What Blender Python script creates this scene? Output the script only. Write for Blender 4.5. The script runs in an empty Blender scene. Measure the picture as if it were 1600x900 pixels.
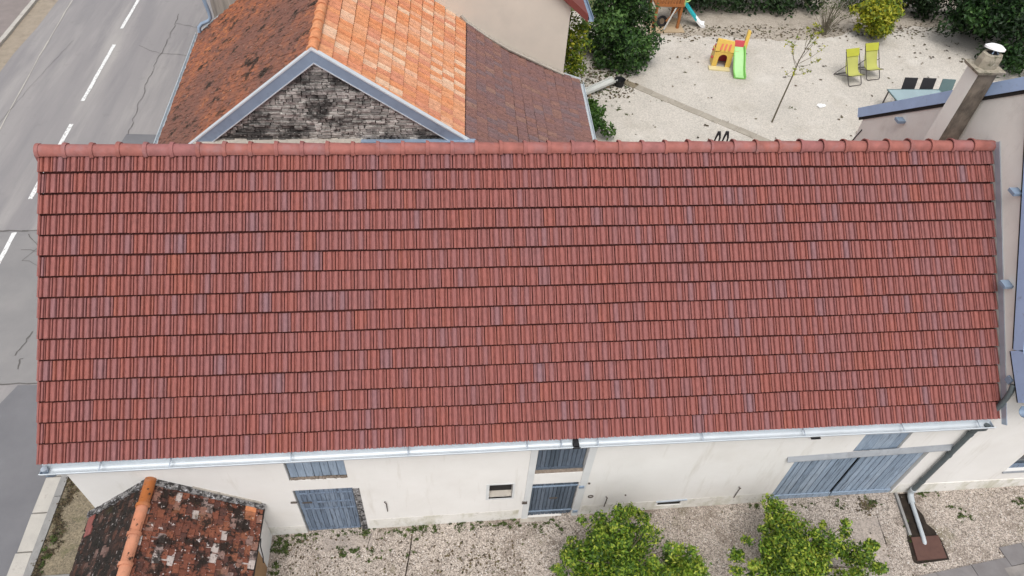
import bpy, math, random
import numpy as np
from mathutils import Vector, Matrix, noise as mnoise
R_ = random.Random(7)
S = bpy.context.scene
COL = S.collection

# ------------------------------------------------------------------ camera
CAM = Vector((6.559, -6.164, 14.161))
RX = Vector((0.99476664, -0.08581004, 0.05546148))
RY = Vector((0.02537543, 0.73330282, 0.67942848))
RF = Vector((0.09897185, 0.67446542, -0.73164265))
FPX = 1086.494
cd = bpy.data.cameras.new('camera'); cam = bpy.data.objects.new('camera', cd); COL.objects.link(cam)
cam.matrix_world = Matrix(((RX.x, RY.x, -RF.x, CAM.x), (RX.y, RY.y, -RF.y, CAM.y), (RX.z, RY.z, -RF.z, CAM.z), (0, 0, 0, 1)))
cd.sensor_width = 36; cd.lens = 36 * FPX / 1600; cd.clip_start = .1; cd.clip_end = 1000
S.camera = cam
# ------------------------------------------------------------------ sky, sun, exposure (bright overcast)
SUN_EL, SUN_AZ = math.radians(64), math.radians(190)     # azimuth clockwise from +Y
W = bpy.data.worlds.new('World'); S.world = W; W.use_nodes = True
nt = W.node_tree; bg = nt.nodes['Background']
sky = nt.nodes.new('ShaderNodeTexSky'); sky.sky_type = 'NISHITA'; sky.sun_disc = False
sky.sun_elevation = SUN_EL; sky.sun_rotation = SUN_AZ; sky.dust_density = 3.0; sky.air_density = 1.0
hs = nt.nodes.new('ShaderNodeHueSaturation'); hs.inputs['Saturation'].default_value = .22
nt.links.new(sky.outputs[0], hs.inputs['Color']); nt.links.new(hs.outputs[0], bg.inputs[0]); bg.inputs[1].default_value = .15
sd = bpy.data.lights.new('sun', 'SUN'); sd.energy = 1.0; sd.angle = math.radians(34); sd.color = (1, .96, .90)
so = bpy.data.objects.new('sun', sd); COL.objects.link(so)
sdir = Vector((math.sin(SUN_AZ) * math.cos(SUN_EL), math.cos(SUN_AZ) * math.cos(SUN_EL), math.sin(SUN_EL)))
so.rotation_euler = sdir.to_track_quat('Z', 'Y').to_euler(); so.location = (0, -10, 30)
S.view_settings.view_transform = 'Standard'; S.view_settings.look = 'None'; S.view_settings.gamma = 1
S.view_settings.exposure = 0.6

# ------------------------------------------------------------------ helpers
GS = 0.0224
def G(x): return GS * x
def V(*a): return Vector(a)

class MB:
    def __init__(s): s.v = []; s.f = []; s.t = []; s.tint = .5
    def add(s, vs, fs):
        b = len(s.v); s.v += [tuple(p) for p in vs]
        for f in fs: s.f.append(tuple(i + b for i in f)); s.t.append(s.tint)
        return s
    def quad(s, a, b, c, d): return s.add([a, b, c, d], [(0, 1, 2, 3)])
    def hexa(s, p):   # bottom 4 (ccw from above), top 4
        return s.add(p, [(3, 2, 1, 0), (4, 5, 6, 7), (0, 1, 5, 4), (1, 2, 6, 5), (2, 3, 7, 6), (3, 0, 4, 7)])
    def box(s, x0, x1, y0, y1, z0, z1):
        return s.hexa([(x0, y0, z0), (x1, y0, z0), (x1, y1, z0), (x0, y1, z0), (x0, y0, z1), (x1, y0, z1), (x1, y1, z1), (x0, y1, z1)])
    def obox(s, c, ax, ay, az):   # centre and three half axes
        c, ax, ay, az = map(Vector, (c, ax, ay, az))
        return s.hexa([c - ax - ay - az, c + ax - ay - az, c + ax + ay - az, c - ax + ay - az, c - ax - ay + az, c + ax - ay + az, c + ax + ay + az, c - ax + ay + az])
    def bar(s, a, b, w, h, up=(0, 0, 1)):
        a, b = Vector(a), Vector(b); d = b - a; u = Vector(up); x = d.cross(u)
        if x.length < 1e-6: x = Vector((1, 0, 0))
        x.normalize(); z = x.cross(d).normalized()
        return s.obox((a + b) / 2, d / 2, x * (-w / 2), z * (h / 2))
    def tube(s, pts, r, n=8, cap=True):
        pts = [Vector(p) for p in pts]; rs = r if isinstance(r, (list, tuple)) else [r] * len(pts)
        b = len(s.v); prev = None
        for i, p in enumerate(pts):
            d = (pts[min(i + 1, len(pts) - 1)] - pts[max(i - 1, 0)]).normalized()
            if prev is None:
                x = d.orthogonal().normalized()
            else:
                x = prev - d * prev.dot(d)
                x = x.normalized() if x.length > 1e-6 else d.orthogonal().normalized()
            prev = x; y = d.cross(x)
            for k in range(n):
                a = 2 * math.pi * k / n
                s.v.append(tuple(p + (x * math.cos(a) + y * math.sin(a)) * rs[i]))
        for i in range(len(pts) - 1):
            for k in range(n):
                k2 = (k + 1) % n
                s.f.append((b + i * n + k, b + i * n + k2, b + (i + 1) * n + k2, b + (i + 1) * n + k)); s.t.append(s.tint)
        if cap:
            s.f.append(tuple(b + k for k in reversed(range(n)))); s.t.append(s.tint)
            e = b + (len(pts) - 1) * n
            s.f.append(tuple(e + k for k in range(n))); s.t.append(s.tint)
        return s
    def sweep(s, prof, pts, closed=False):
        # prof: list of (a, b) offsets, pts: list of (origin, ax, bx)
        b = len(s.v); n = len(prof)
        for o, ax, bx in pts:
            o, ax, bx = map(Vector, (o, ax, bx))
            for p, q in prof: s.v.append(tuple(o + ax * p + bx * q))
        for i in range(len(pts) - 1):
            for k in range(n if closed else n - 1):
                k2 = (k + 1) % n
                s.f.append((b + i * n + k, b + i * n + k2, b + (i + 1) * n + k2, b + (i + 1) * n + k)); s.t.append(s.tint)
        if closed:
            s.f.append(tuple(b + k for k in reversed(range(n)))); s.t.append(s.tint)
            e = b + (len(pts) - 1) * n
            s.f.append(tuple(e + k for k in range(n))); s.t.append(s.tint)
        return s
    def prism(s, poly, d):    # poly: list of 3d points, extruded along d
        d = Vector(d); n = len(poly); P = [Vector(p) for p in poly]
        return s.add(P + [p + d for p in P], [tuple(reversed(range(n))), tuple(range(n, 2 * n))] + [(i, (i + 1) % n, n + (i + 1) % n, n + i) for i in range(n)])
    def ball(s, c, r, n=8, m=5, jit=0):
        c = Vector(c); rr = r if isinstance(r, (tuple, list)) else (r, r, r); vs = []
        for i in range(m + 1):
            th = math.pi * i / m
            for k in range(n):
                a = 2 * math.pi * k / n; j = 1 + R_.uniform(-jit, jit)
                vs.append(c + Vector((rr[0] * math.sin(th) * math.cos(a) * j, rr[1] * math.sin(th) * math.sin(a) * j, rr[2] * math.cos(th) * j)))
        fs = [(i * n + k, (i + 1) * n + k, (i + 1) * n + (k + 1) % n, i * n + (k + 1) % n) for i in range(m) for k in range(n)]
        return s.add(vs, fs)
    def mesh(s, name, mat, off=None, smooth=None):
        me = bpy.data.meshes.new(name)
        vs = s.v if off is None else [(p[0] - off[0], p[1] - off[1], p[2] - off[2]) for p in s.v]
        me.from_pydata(vs, [], s.f)
        at = me.attributes.new('tint', 'FLOAT', 'FACE'); at.data.foreach_set('value', s.t)
        me.materials.append(mat)
        if smooth is not None: me.shade_smooth(); me.set_sharp_from_angle(angle=math.radians(smooth))
        return me

def wloc(o):
    p = Vector((0, 0, 0))
    while o is not None: p = p + o.location; o = o.parent
    return p
def link(name, me, parent=None, kind=None, label=None):
    o = bpy.data.objects.new(name, me); COL.objects.link(o)
    if parent: o.parent = parent
    if kind: o['kind'] = kind
    if label: o['label'] = label
    return o
def part(name, mb, mat, parent, smooth=None, kind=None, label=None, local=False):
    """mesh given in world coordinates (or local when the thing is turned)"""
    return link(name, mb.mesh(name, mat, None if local else wloc(parent), smooth), parent, kind, label)
def thing(name, label, cat, loc=(0, 0, 0), rz=0, group=None):
    o = bpy.data.objects.new(name, None); COL.objects.link(o); o.location = loc; o.rotation_euler = (0, 0, rz)
    o.empty_display_size = .2
    o['label'] = label; o['category'] = cat
    if group: o['group'] = group
    return o
def solo(name, mb, mat, label, cat, loc, smooth=None, group=None):
    o = link(name, mb.mesh(name, mat, loc, smooth)); o.location = loc; o['label'] = label; o['category'] = cat
    if group: o['group'] = group
    return o
def struct(name, mb, mat, smooth=None, kind='structure'):
    return link(name, mb.mesh(name, mat, None, smooth), None, kind)

# ------------------------------------------------------------------ materials
def mat(name, cols, rough=.85, metal=0, tint=None, nscale=6, ndet=5, stretch=(1, 1, 1), stains=(), bump=0, bscale=60, bstretch=(1, 1, 1), voro=None, transl=0, tamt=1.0, spec=.35, local=False):
    """cols: two colours mixed by noise; tint: list of colours looked up by the 'tint' attribute;
    stains: list of (colour, scale, lo, hi, amount[, stretch]) patches of wear"""
    m = bpy.data.materials.new(name); m.use_nodes = True; t = m.node_tree; N = t.nodes; L = t.links
    b = N['Principled BSDF']; b.inputs['Roughness'].default_value = rough; b.inputs['Metallic'].default_value = metal
    b.inputs['Specular IOR Level'].default_value = spec
    if local: src = N.new('ShaderNodeTexCoord').outputs['Object']
    else: src = N.new('ShaderNodeNewGeometry').outputs['Position']
    def coord(st):
        if tuple(st) == (1, 1, 1): return src
        mp = N.new('ShaderNodeMapping'); mp.inputs['Scale'].default_value = st; L.new(src, mp.inputs['Vector']); return mp.outputs[0]
    def nz(sc, det, st=(1, 1, 1), rgh=.6):
        n = N.new('ShaderNodeTexNoise'); n.inputs['Scale'].default_value = sc; n.inputs['Detail'].default_value = det
        n.inputs['Roughness'].default_value = rgh; L.new(coord(st), n.inputs['Vector']); return n.outputs['Fac']
    def mr(v, lo, hi, a=0, bb=1):
        n = N.new('ShaderNodeMapRange'); n.inputs['From Min'].default_value = lo; n.inputs['From Max'].default_value = hi
        n.inputs['To Min'].default_value = a; n.inputs['To Max'].default_value = bb; L.new(v, n.inputs['Value']); return n.outputs[0]
    def mix(f, a, c, mode='MIX'):
        n = N.new('ShaderNodeMix'); n.data_type = 'RGBA'; n.blend_type = mode
        if hasattr(f, 'node'): L.new(f, n.inputs[0])
        else: n.inputs[0].default_value = f
        for i, q in ((6, a), (7, c)):
            if hasattr(q, 'node'): L.new(q, n.inputs[i])
            else: n.inputs[i].default_value = (*q, 1)
        return n.outputs[2]
    n0 = nz(nscale, ndet, stretch)
    c = mix(mr(n0, .3, .7), cols[0], cols[1])
    if tint:
        at = N.new('ShaderNodeAttribute'); at.attribute_name = 'tint'
        cr = N.new('ShaderNodeValToRGB'); el = cr.color_ramp.elements
        while len(el) < len(tint): el.new(.5)
        for i, q in enumerate(tint): el[i].position = i / (len(tint) - 1); el[i].color = (*q, 1)
        L.new(at.outputs['Fac'], cr.inputs[0])
        c = mix(tamt, c, cr.outputs[0])
        # fine grain over the tint
        g = mix(mr(n0, .25, .75), (.72, .72, .72), (1.25, 1.25, 1.25)); c = mix(1, c, g, 'MULTIPLY')
    if voro:
        vs, lo, hi, amt = voro
        vn = N.new('ShaderNodeTexVoronoi'); vn.inputs['Scale'].default_value = vs; L.new(src, vn.inputs['Vector'])
        sp = N.new('ShaderNodeSeparateColor'); L.new(vn.outputs['Color'], sp.inputs[0])
        c = mix(amt, c, mix(sp.outputs[0], lo, hi), 'MULTIPLY')
    for st in stains:
        col, sc, lo, hi, amt = st[:5]
        f = mr(nz(sc, 6, st[5] if len(st) > 5 else (1, 1, 1), .65), lo, hi, 0, amt)
        c = mix(f, c, col)
    L.new(c, b.inputs['Base Color'])
    if bump:
        bn = N.new('ShaderNodeBump'); bn.inputs['Strength'].default_value = bump; bn.inputs['Distance'].default_value = .02
        L.new(nz(bscale, 4, bstretch), bn.inputs['Height']); L.new(bn.outputs[0], b.inputs['Normal'])
    if transl:
        tr = N.new('ShaderNodeBsdfTranslucent'); L.new(c, tr.inputs[0]); ms = N.new('ShaderNodeMixShader'); ms.inputs[0].default_value = transl
        L.new(b.outputs[0], ms.inputs[1]); L.new(tr.outputs[0], ms.inputs[2]); L.new(ms.outputs[0], N['Material Output'].inputs[0])
    return m

M = {}
M['tile'] = mat('barn tile clay', ((.3, .08, .07), (.34, .1, .08)), rough=.7, tint=[(.190, .098, .108), (.207, .086, .085), (.222, .076, .067), (.236, .073, .058), (.255, .079, .053)], nscale=9, stretch=(5, 1, 1), stains=[((.18, .095, .115), 3.2, .58, .80, .35, (5, 1, .6)), ((.16, .055, .045), 1.3, .5, .75, .35, (2.5, 1, .5))], bump=.08, bscale=90)
M['clayunder'] = mat('clay underside', ((.12, .034, .028), (.09, .027, .023)), rough=.9, nscale=6)
M['ridge'] = mat('ridge clay', ((.33, .12, .10), (.30, .115, .11)), rough=.75, nscale=5, tint=[(.24, .086, .078), (.285, .10, .08), (.26, .10, .095)], stains=[((.27, .15, .15), 4, .52, .72, .6), ((.13, .06, .05), 9, .60, .75, .5)], bump=.15, bscale=30)
M['plaster'] = mat('cream plaster', ((.735, .718, .692), (.68, .66, .63)), rough=.9, nscale=1.1, stains=[((.56, .52, .46), .7, .54, .78, .35), ((.44, .40, .33), 2.6, .57, .77, .42, (1.6, 1.6, .22)), ((.5, .46, .4), 9, .66, .78, .25)], bump=.12, bscale=35)
M['plasterold'] = mat('weathered plaster', ((.60, .53, .45), (.50, .445, .38)), rough=.95, nscale=2, stains=[((.30, .26, .22), 1.6, .55, .78, .5), ((.22, .2, .18), 7, .62, .8, .35, (1, 1, .3))], bump=.25, bscale=25)
M['plinth'] = mat('plinth plaster', ((.71, .69, .65), (.645, .62, .575)), rough=.92, nscale=2.2, stains=[((.33, .31, .19), 3, .50, .72, .7, (1, 1, .5)), ((.25, .22, .17), 11, .58, .74, .6)], bump=.12, bscale=35)
M['beige'] = mat('beige house plaster', ((.62, .56, .48), (.57, .52, .45)), rough=.92, nscale=1.4, stains=[((.42, .38, .33), .9, .55, .8, .3)], bump=.1, bscale=40)
M['gableplaster'] = mat('right gable plaster', ((.75, .725, .675), (.675, .65, .60)), rough=.95, nscale=1.5, stains=[((.42, .38, .33), 1.3, .56, .80, .5), ((.30, .285, .26), 6, .63, .8, .35, (1, 1, .3))], bump=.2, bscale=25)
M['mossymortar'] = mat('mossy chimney mortar', ((.34, .30, .235), (.25, .225, .18)), rough=1, nscale=9, stains=[((.085, .085, .045), 9, .52, .66, .8), ((.5, .47, .42), 16, .6, .7, .6)], bump=.8, bscale=40)
M['darkrender'] = mat('dark brown render', ((.20, .165, .13), (.12, .10, .083)), rough=.97, nscale=4, stains=[((.045, .038, .032), 3, .44, .62, .85, (1, 1, .45))], bump=.25, bscale=25)
M['greywall'] = mat('streaked grey wall', ((.33, .30, .26), (.24, .22, .20)), rough=.95, nscale=4, stretch=(3, 3, .25), stains=[((.10, .095, .085), 5, .52, .72, .7, (2.5, 2.5, .15)), ((.46, .43, .37), 3, .58, .75, .5, (3, 3, .3))], bump=.3)
M['surround'] = mat('pale blue grey surround', ((.60, .605, .60), (.54, .55, .55)), rough=.85, nscale=3, bump=.08)
M['paint'] = mat('weathered blue paint', ((.165, .215, .295), (.125, .165, .23)), rough=.75, nscale=7, stretch=(9, 9, .8), tint=[(.115, .15, .205), (.17, .22, .295), (.22, .27, .345)], tamt=.75, stains=[((.035, .042, .055), 4, .51, .66, .85, (9, 9, .6)), ((.36, .40, .45), 7, .63, .78, .5, (7, 7, 1))], bump=.25, bscale=20, bstretch=(8, 8, .7))
M['paintdark'] = mat('dark weathered blue paint', ((.075, .10, .135), (.045, .058, .078)), rough=.7, nscale=7, stretch=(9, 9, .8), tint=[(.06, .08, .105), (.095, .122, .16), (.135, .165, .21)], tamt=.75, stains=[((.02, .022, .03), 5, .54, .72, .85, (7, 7, .8)), ((.2, .24, .28), 7, .64, .78, .5, (7, 7, 1))], bump=.25, bscale=20, bstretch=(8, 8, .7))
M['paintlight'] = mat('light blue barn paint', ((.25, .315, .40), (.21, .27, .35)), rough=.7, nscale=5, stretch=(7, 7, .8), tint=[(.19, .245, .315), (.255, .32, .405), (.31, .37, .445)], tamt=.7, stains=[((.045, .055, .07), 3.2, .55, .70, .85, (9, 9, .6)), ((.42, .46, .5), 6, .62, .78, .5, (8, 8, .9))], bump=.2, bscale=20, bstretch=(8, 8, .7))
M['zinc'] = mat('zinc', ((.50, .56, .63), (.42, .475, .545)), rough=.42, metal=.55, nscale=3, stains=[((.36, .41, .47), 5, .5, .7, .5)], bump=.03)
M['zincbright'] = mat('bright zinc', ((.60, .645, .68), (.53, .575, .61)), rough=.42, metal=.2, nscale=2.5, stains=[((.5, .55, .6), 4, .55, .75, .4)], bump=.02)
M['zincdark'] = mat('dull blue zinc', ((.255, .33, .43), (.21, .275, .365)), rough=.5, metal=.15, nscale=2.5, stains=[((.13, .165, .21), 6, .55, .75, .5), ((.36, .41, .48), 8, .62, .76, .4)], bump=.03)
M['zincblue'] = mat('pale blue zinc', ((.42, .56, .80), (.36, .48, .70)), rough=.5, metal=.15, nscale=2.5, stains=[((.2, .24, .30), 7, .58, .75, .5)], bump=.03)
M['weathered'] = mat('weathered canopy zinc', ((.31, .325, .345), (.25, .265, .285)), rough=.6, metal=.1, nscale=4, stains=[((.16, .165, .17), 5, .56, .74, .6), ((.3, .2, .12), 9, .66, .78, .5)])
M['pipegrey'] = mat('dark grey pipe', ((.10, .12, .125), (.075, .09, .095)), rough=.5, nscale=5)
M['pipelight'] = mat('pale grey pipe', ((.42, .45, .47), (.34, .37, .39)), rough=.5, nscale=5)
M['black'] = mat('black', ((.012, .012, .014), (.02, .02, .022)), rough=.6)
M['iron'] = mat('rusty iron', ((.10, .08, .065), (.06, .05, .045)), rough=.8, nscale=20)
M['dark'] = mat('dark interior', ((.02, .018, .017), (.03, .027, .025)), rough=.95)
M['asphalt'] = mat('old asphalt', ((.28, .263, .257), (.22, .208, .21)), rough=.9, nscale=.7, stretch=(1, .1, 1), stains=[((.195, .185, .19), .9, .50, .66, .75, (1, .08, 1)), ((.36, .34, .32), .8, .55, .72, .6, (1, .1, 1)), ((.15, .14, .14), 2.2, .6, .8, .4), ((.27, .26, .25), 60, .6, .8, .4), ((.10, .10, .10), 85, .62, .8, .5)], bump=.25, bscale=120)
M['asphaltdark'] = mat('asphalt patch', ((.165, .163, .172), (.135, .134, .143)), rough=.9, nscale=1.2, stains=[((.2, .195, .19), 70, .58, .8, .5)], bump=.3, bscale=120)
M['asphaltgrey'] = mat('grey asphalt field', ((.235, .226, .222), (.19, .184, .185)), rough=.9, nscale=.8, stains=[((.1, .1, .1), 80, .6, .8, .5), ((.23, .22, .21), 50, .6, .8, .4)], bump=.25, bscale=120)
M['crack'] = mat('crack filler', ((.085, .08, .077), (.13, .122, .115)), rough=.95, nscale=20)
M['marking'] = mat('road paint', ((.72, .72, .71), (.64, .64, .63)), rough=.7, nscale=9, stains=[((.27, .255, .25), 14, .53, .62, .85), ((.42, .41, .40), 5, .5, .7, .5)])
M['verge'] = mat('sandy verge', ((.32, .27, .21), (.24, .2, .155)), rough=.97, nscale=3, stains=[((.12, .11, .07), 4, .58, .75, .6), ((.42, .38, .32), 60, .58, .75, .5)], bump=.5, bscale=80)
M['bed'] = mat('dusty shaded bed', ((.40, .355, .30), (.33, .29, .24)), rough=.97, nscale=2, voro=(40, (.72, .72, .72), (1.24, 1.23, 1.22), .8), stains=[((.19, .165, .125), 1.2, .52, .74, .7), ((.11, .10, .07), 6, .60, .74, .6)], bump=.5, bscale=60)
M['pavement'] = mat('old pavement', ((.23, .195, .185), (.19, .165, .155)), rough=.95, nscale=3, stains=[((.13, .115, .11), 40, .55, .75, .5)], bump=.3, bscale=90)
M['kerb'] = mat('kerb stone', ((.44, .415, .375), (.37, .35, .32)), rough=.92, nscale=4, stains=[((.2, .185, .16), 9, .6, .78, .6)], bump=.3, bscale=50)
M['concrete'] = mat('grey concrete', ((.27, .265, .255), (.21, .205, .20)), rough=.92, nscale=6, stains=[((.12, .115, .105), 9, .58, .78, .6)], bump=.3, bscale=60)
M['pad'] = mat('gravelly pad', ((.215, .18, .125), (.165, .14, .10)), rough=.97, nscale=2.5, voro=(45, (.55, .55, .55), (1.45, 1.42, 1.38), .8), stains=[((.09, .10, .035), 2.2, .56, .72, .7), ((.5, .47, .42), 70, .62, .74, .6)], bump=.6, bscale=70)
M['gravel'] = mat('front gravel', ((.42, .37, .325), (.345, .30, .265)), rough=.97, nscale=1.6, voro=(58, (.36, .35, .34), (1.5, 1.48, 1.46), .95), stains=[((.085, .065, .05), 11, .57, .68, .85), ((.17, .16, .08), 1.6, .58, .74, .6), ((.14, .105, .08), 1.1, .52, .68, .75), ((.10, .075, .055), 3.1, .60, .72, .7)], bump=.8, bscale=60)
M['yard'] = mat('pale gravel yard', ((.50, .465, .415), (.45, .42, .375)), rough=.97, nscale=.9, voro=(40, (.72, .72, .72), (1.24, 1.23, 1.22), .8), stains=[((.34, .30, .245), .8, .54, .78, .6), ((.60, .57, .52), .6, .55, .75, .6), ((.22, .195, .155), 5, .60, .74, .5), ((.15, .14, .09), 13, .68, .78, .7)], bump=.5, bscale=45)
M['soil'] = mat('dark soil', ((.012, .009, .007), (.035, .025, .018)), rough=1, nscale=8, bump=.6, bscale=40)
M['grassland'] = mat('rough grass', ((.07, .09, .03), (.12, .12, .05)), rough=1, nscale=1.5, bump=.4)
M['paver'] = mat('paver', ((.28, .25, .235), (.2, .185, .18)), rough=.9, nscale=3, tint=[(.10, .098, .108), (.19, .178, .175), (.27, .245, .22)], tamt=.7, stains=[((.09, .09, .10), 2.4, .55, .75, .55)], bump=.2, bscale=60)
M['edging'] = mat('brown edging block', ((.37, .335, .28), (.29, .26, .215)), rough=.95, nscale=3, stains=[((.13, .11, .085), 4, .55, .75, .6)], bump=.3, bscale=60)
M['slab'] = mat('worn slab', ((.38, .325, .28), (.30, .26, .23)), rough=.95, nscale=3, voro=(40, (.6, .6, .6), (1.3, 1.3, 1.3), .7), stains=[((.14, .135, .14), 1.7, .52, .7, .75), ((.10, .085, .06), 8, .58, .70, .7)], bump=.3, bscale=60)
M['rust'] = mat('rusty brown plate', ((.105, .052, .04), (.085, .042, .033)), rough=.75, nscale=6, stains=[((.06, .03, .025), 12, .55, .75, .5)], bump=.1)
M['stone'] = mat('gable stone', ((.3, .28, .26), (.24, .225, .21)), rough=.97, nscale=14, tint=[(.20, .19, .18), (.36, .34, .315), (.46, .44, .41), (.56, .535, .50)], tamt=.9, stains=[((.03, .029, .028), .95, .49, .585, .88), ((.03, .028, .027), 7, .55, .63, .8), ((.55, .53, .50), 20, .60, .68, .75)], bump=.8, bscale=40)
M['mortar'] = mat('gable mortar', ((.06, .057, .055), (.035, .033, .032)), rough=1, nscale=6, stains=[((.025, .025, .025), 1.1, .46, .60, .8)], bump=.6)
M['palemortar'] = mat('pale mortar', ((.42, .38, .33), (.34, .31, .27)), rough=1, nscale=6, stains=[((.16, .15, .13), 11, .55, .72, .6)], bump=.5, bscale=40)
M['lichenmortar'] = mat('lichened mortar', ((.24, .23, .225), (.16, .155, .155)), rough=1, nscale=20, stains=[((.022, .02, .02), 13, .46, .54, .95), ((.52, .52, .55), 17, .57, .64, .9)], bump=.6, bscale=40)
M['orange'] = mat('new orange tile', ((.55, .21, .09), (.5, .18, .08)), rough=.8, tint=[(.50, .215, .135), (.54, .205, .09), (.56, .255, .125), (.56, .30, .19), (.60, .41, .28)], nscale=10, stretch=(1, 1, 1), stains=[((.12, .055, .03), 9, .68, .76, .7)], bump=.1)
M['brown'] = mat('brown tile', ((.16, .07, .055), (.13, .06, .05)), rough=.85, tint=[(.165, .11, .112), (.18, .10, .094), (.205, .105, .086), (.24, .14, .11)], nscale=14, stains=[((.035, .022, .018), 12, .56, .70, .7), ((.22, .16, .125), 20, .62, .74, .6)], bump=.3, bscale=40)
M['flat'] = mat('old flat tile', ((.24, .075, .03), (.16, .06, .035)), rough=.95, tint=[(.14, .065, .05), (.23, .09, .055), (.31, .105, .05), (.40, .145, .06)], nscale=10, stains=[((.15, .072, .056), .38, .42, .58, .85), ((.016, .011, .007), 2.0, .555, .63, .93), ((.03, .02, .014), 7, .53, .64, .85, (.6, 1.6, 1)), ((.42, .34, .28), 14, .64, .69, .8)], bump=.5, bscale=40)
M['mossy'] = mat('mossy shed tile', ((.2, .06, .03), (.12, .05, .03)), rough=.97, tint=[(.075, .036, .03), (.14, .05, .033), (.18, .06, .036), (.22, .082, .045), (.22, .155, .14), (.46, .40, .37)], nscale=12, stains=[((.014, .010, .008), 4.2, .51, .59, .93), ((.02, .014, .011), 12, .54, .61, .9), ((.50, .44, .42), 15, .615, .66, .9), ((.10, .07, .02), 2.5, .62, .75, .6)], bump=.7, bscale=35)
M['mossydark'] = mat('blackened shed tile', ((.06, .03, .022), (.03, .02, .017)), rough=.97, tint=[(.02, .014, .012), (.04, .022, .017), (.07, .03, .02), (.16, .10, .085)], nscale=12, stains=[((.012, .01, .008), 5, .42, .56, .95), ((.38, .34, .33), 19, .615, .68, .8, (1.5, .6, 1)), ((.07, .06, .012), 1.3, .60, .72, .7)], bump=.7, bscale=35)
M['terracotta'] = mat('spotted terracotta', ((.45, .165, .085), (.40, .15, .085)), rough=.85, nscale=3, tint=[(.36, .115, .03), (.46, .18, .10), (.48, .22, .135)], stains=[((.03, .02, .015), 9, .60, .635, .95), ((.40, .22, .15), 2, .5, .7, .5)], bump=.1)
M['ochre'] = mat('ochre wall', ((.36, .22, .115), (.30, .185, .10)), rough=.95, nscale=3, stains=[((.14, .08, .045), 3, .58, .75, .6)], bump=.3)
M['rubble'] = mat('rubble sill', ((.24, .19, .15), (.16, .13, .105)), rough=1, nscale=16, stains=[((.5, .45, .4), 26, .60, .70, .8), ((.05, .04, .03), 20, .56, .7, .7)], bump=.9, bscale=40)
M['bark'] = mat('bark', ((.11, .09, .065), (.07, .055, .04)), rough=.95, nscale=14, stretch=(1, 1, .3), bump=.5)
M['leafdark'] = mat('dark leaf', ((.02, .04, .01), (.03, .05, .01)), rough=.5, tint=[(.006, .019, .004), (.018, .052, .011), (.045, .11, .022), (.11, .20, .05)], transl=.2, nscale=3)
M['leafhedge'] = mat('hedge leaf', ((.02, .04, .01), (.03, .05, .01)), rough=.6, tint=[(.007, .02, .004), (.016, .04, .009), (.034, .075, .016)], transl=.15, nscale=3)
M['leafbush'] = mat('bush leaf', ((.05, .1, .01), (.03, .05, .01)), rough=.5, tint=[(.02, .055, .004), (.07, .14, .010), (.16, .25, .018), (.34, .38, .05)], transl=.16, nscale=3)
M['leafyellow'] = mat('yellow leaf', ((.05, .1, .01), (.03, .05, .01)), rough=.5, tint=[(.05, .10, .006), (.13, .19, .012), (.30, .31, .02), (.42, .40, .03)], transl=.25, nscale=3)
M['leafgreen'] = mat('fresh green leaf', ((.05, .1, .01), (.03, .05, .01)), rough=.5, tint=[(.02, .06, .008), (.045, .11, .015), (.09, .17, .025)], transl=.25, nscale=3)
M['twig'] = mat('twig', ((.16, .14, .10), (.10, .085, .06)), rough=.95, nscale=9)
M['weed'] = mat('weed', ((.05, .1, .01), (.03, .05, .01)), rough=.7, tint=[(.04, .05, .015), (.06, .095, .02), (.11, .14, .035)], transl=.2, nscale=3)
M['litter'] = mat('litter', ((.09, .06, .04), (.06, .05, .03)), rough=1, tint=[(.035, .03, .02), (.085, .06, .035), (.13, .10, .06), (.08, .09, .035)], nscale=5)
M['pebble'] = mat('pebble', ((.3, .27, .24), (.3, .27, .24)), rough=.9, tint=[(.13, .11, .095), (.32, .275, .235), (.46, .41, .365), (.62, .58, .54)], nscale=9)
def plain(name, c, rough=.45, spec=.5, metal=0): 
    M[name] = mat(name, (c, tuple(q * .9 for q in c)), rough=rough, nscale=4, spec=spec, metal=metal, stains=[(tuple(q * .7 for q in c), 6, .6, .8, .35)])
plain('yellow', (.70, .47, .10)); plain('paleyellow', (.66, .57, .32)); plain('red', (.56, .07, .09)); plain('green', (.19, .48, .10)); plain('greenin', (.34, .60, .25))
plain('teal', (.02, .42, .46)); plain('white', (.86, .87, .87)); plain('lime', (.40, .405, .05), .85, .2); plain('limelight', (.42, .425, .12), .85, .2)
plain('wood', (.33, .13, .045), .8, .2); plain('woodpale', (.42, .32, .21), .9, .2); plain('steel', (.06, .05, .05), .5); plain('pinkred', (.66, .17, .10)); plain('mintgreen', (.38, .60, .22))
plain('chairblack', (.012, .012, .015), .7); plain('tealgrey', (.10, .16, .165), .6); plain('trough', (.55, .56, .53), .6); plain('vergered', (.17, .038, .03), .7)
gm = bpy.data.materials.new('glass top'); gm.use_nodes = True; gb = gm.node_tree.nodes['Principled BSDF']
gb.inputs['Base Color'].default_value = (.42, .55, .58, 1); gb.inputs['Roughness'].default_value = .08; gb.inputs['Transmission Weight'].default_value = .45; M['glass'] = gm
M['pane'] = mat('window pane', ((.05, .06, .07), (.06, .07, .08)), rough=.08, spec=.8)

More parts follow.
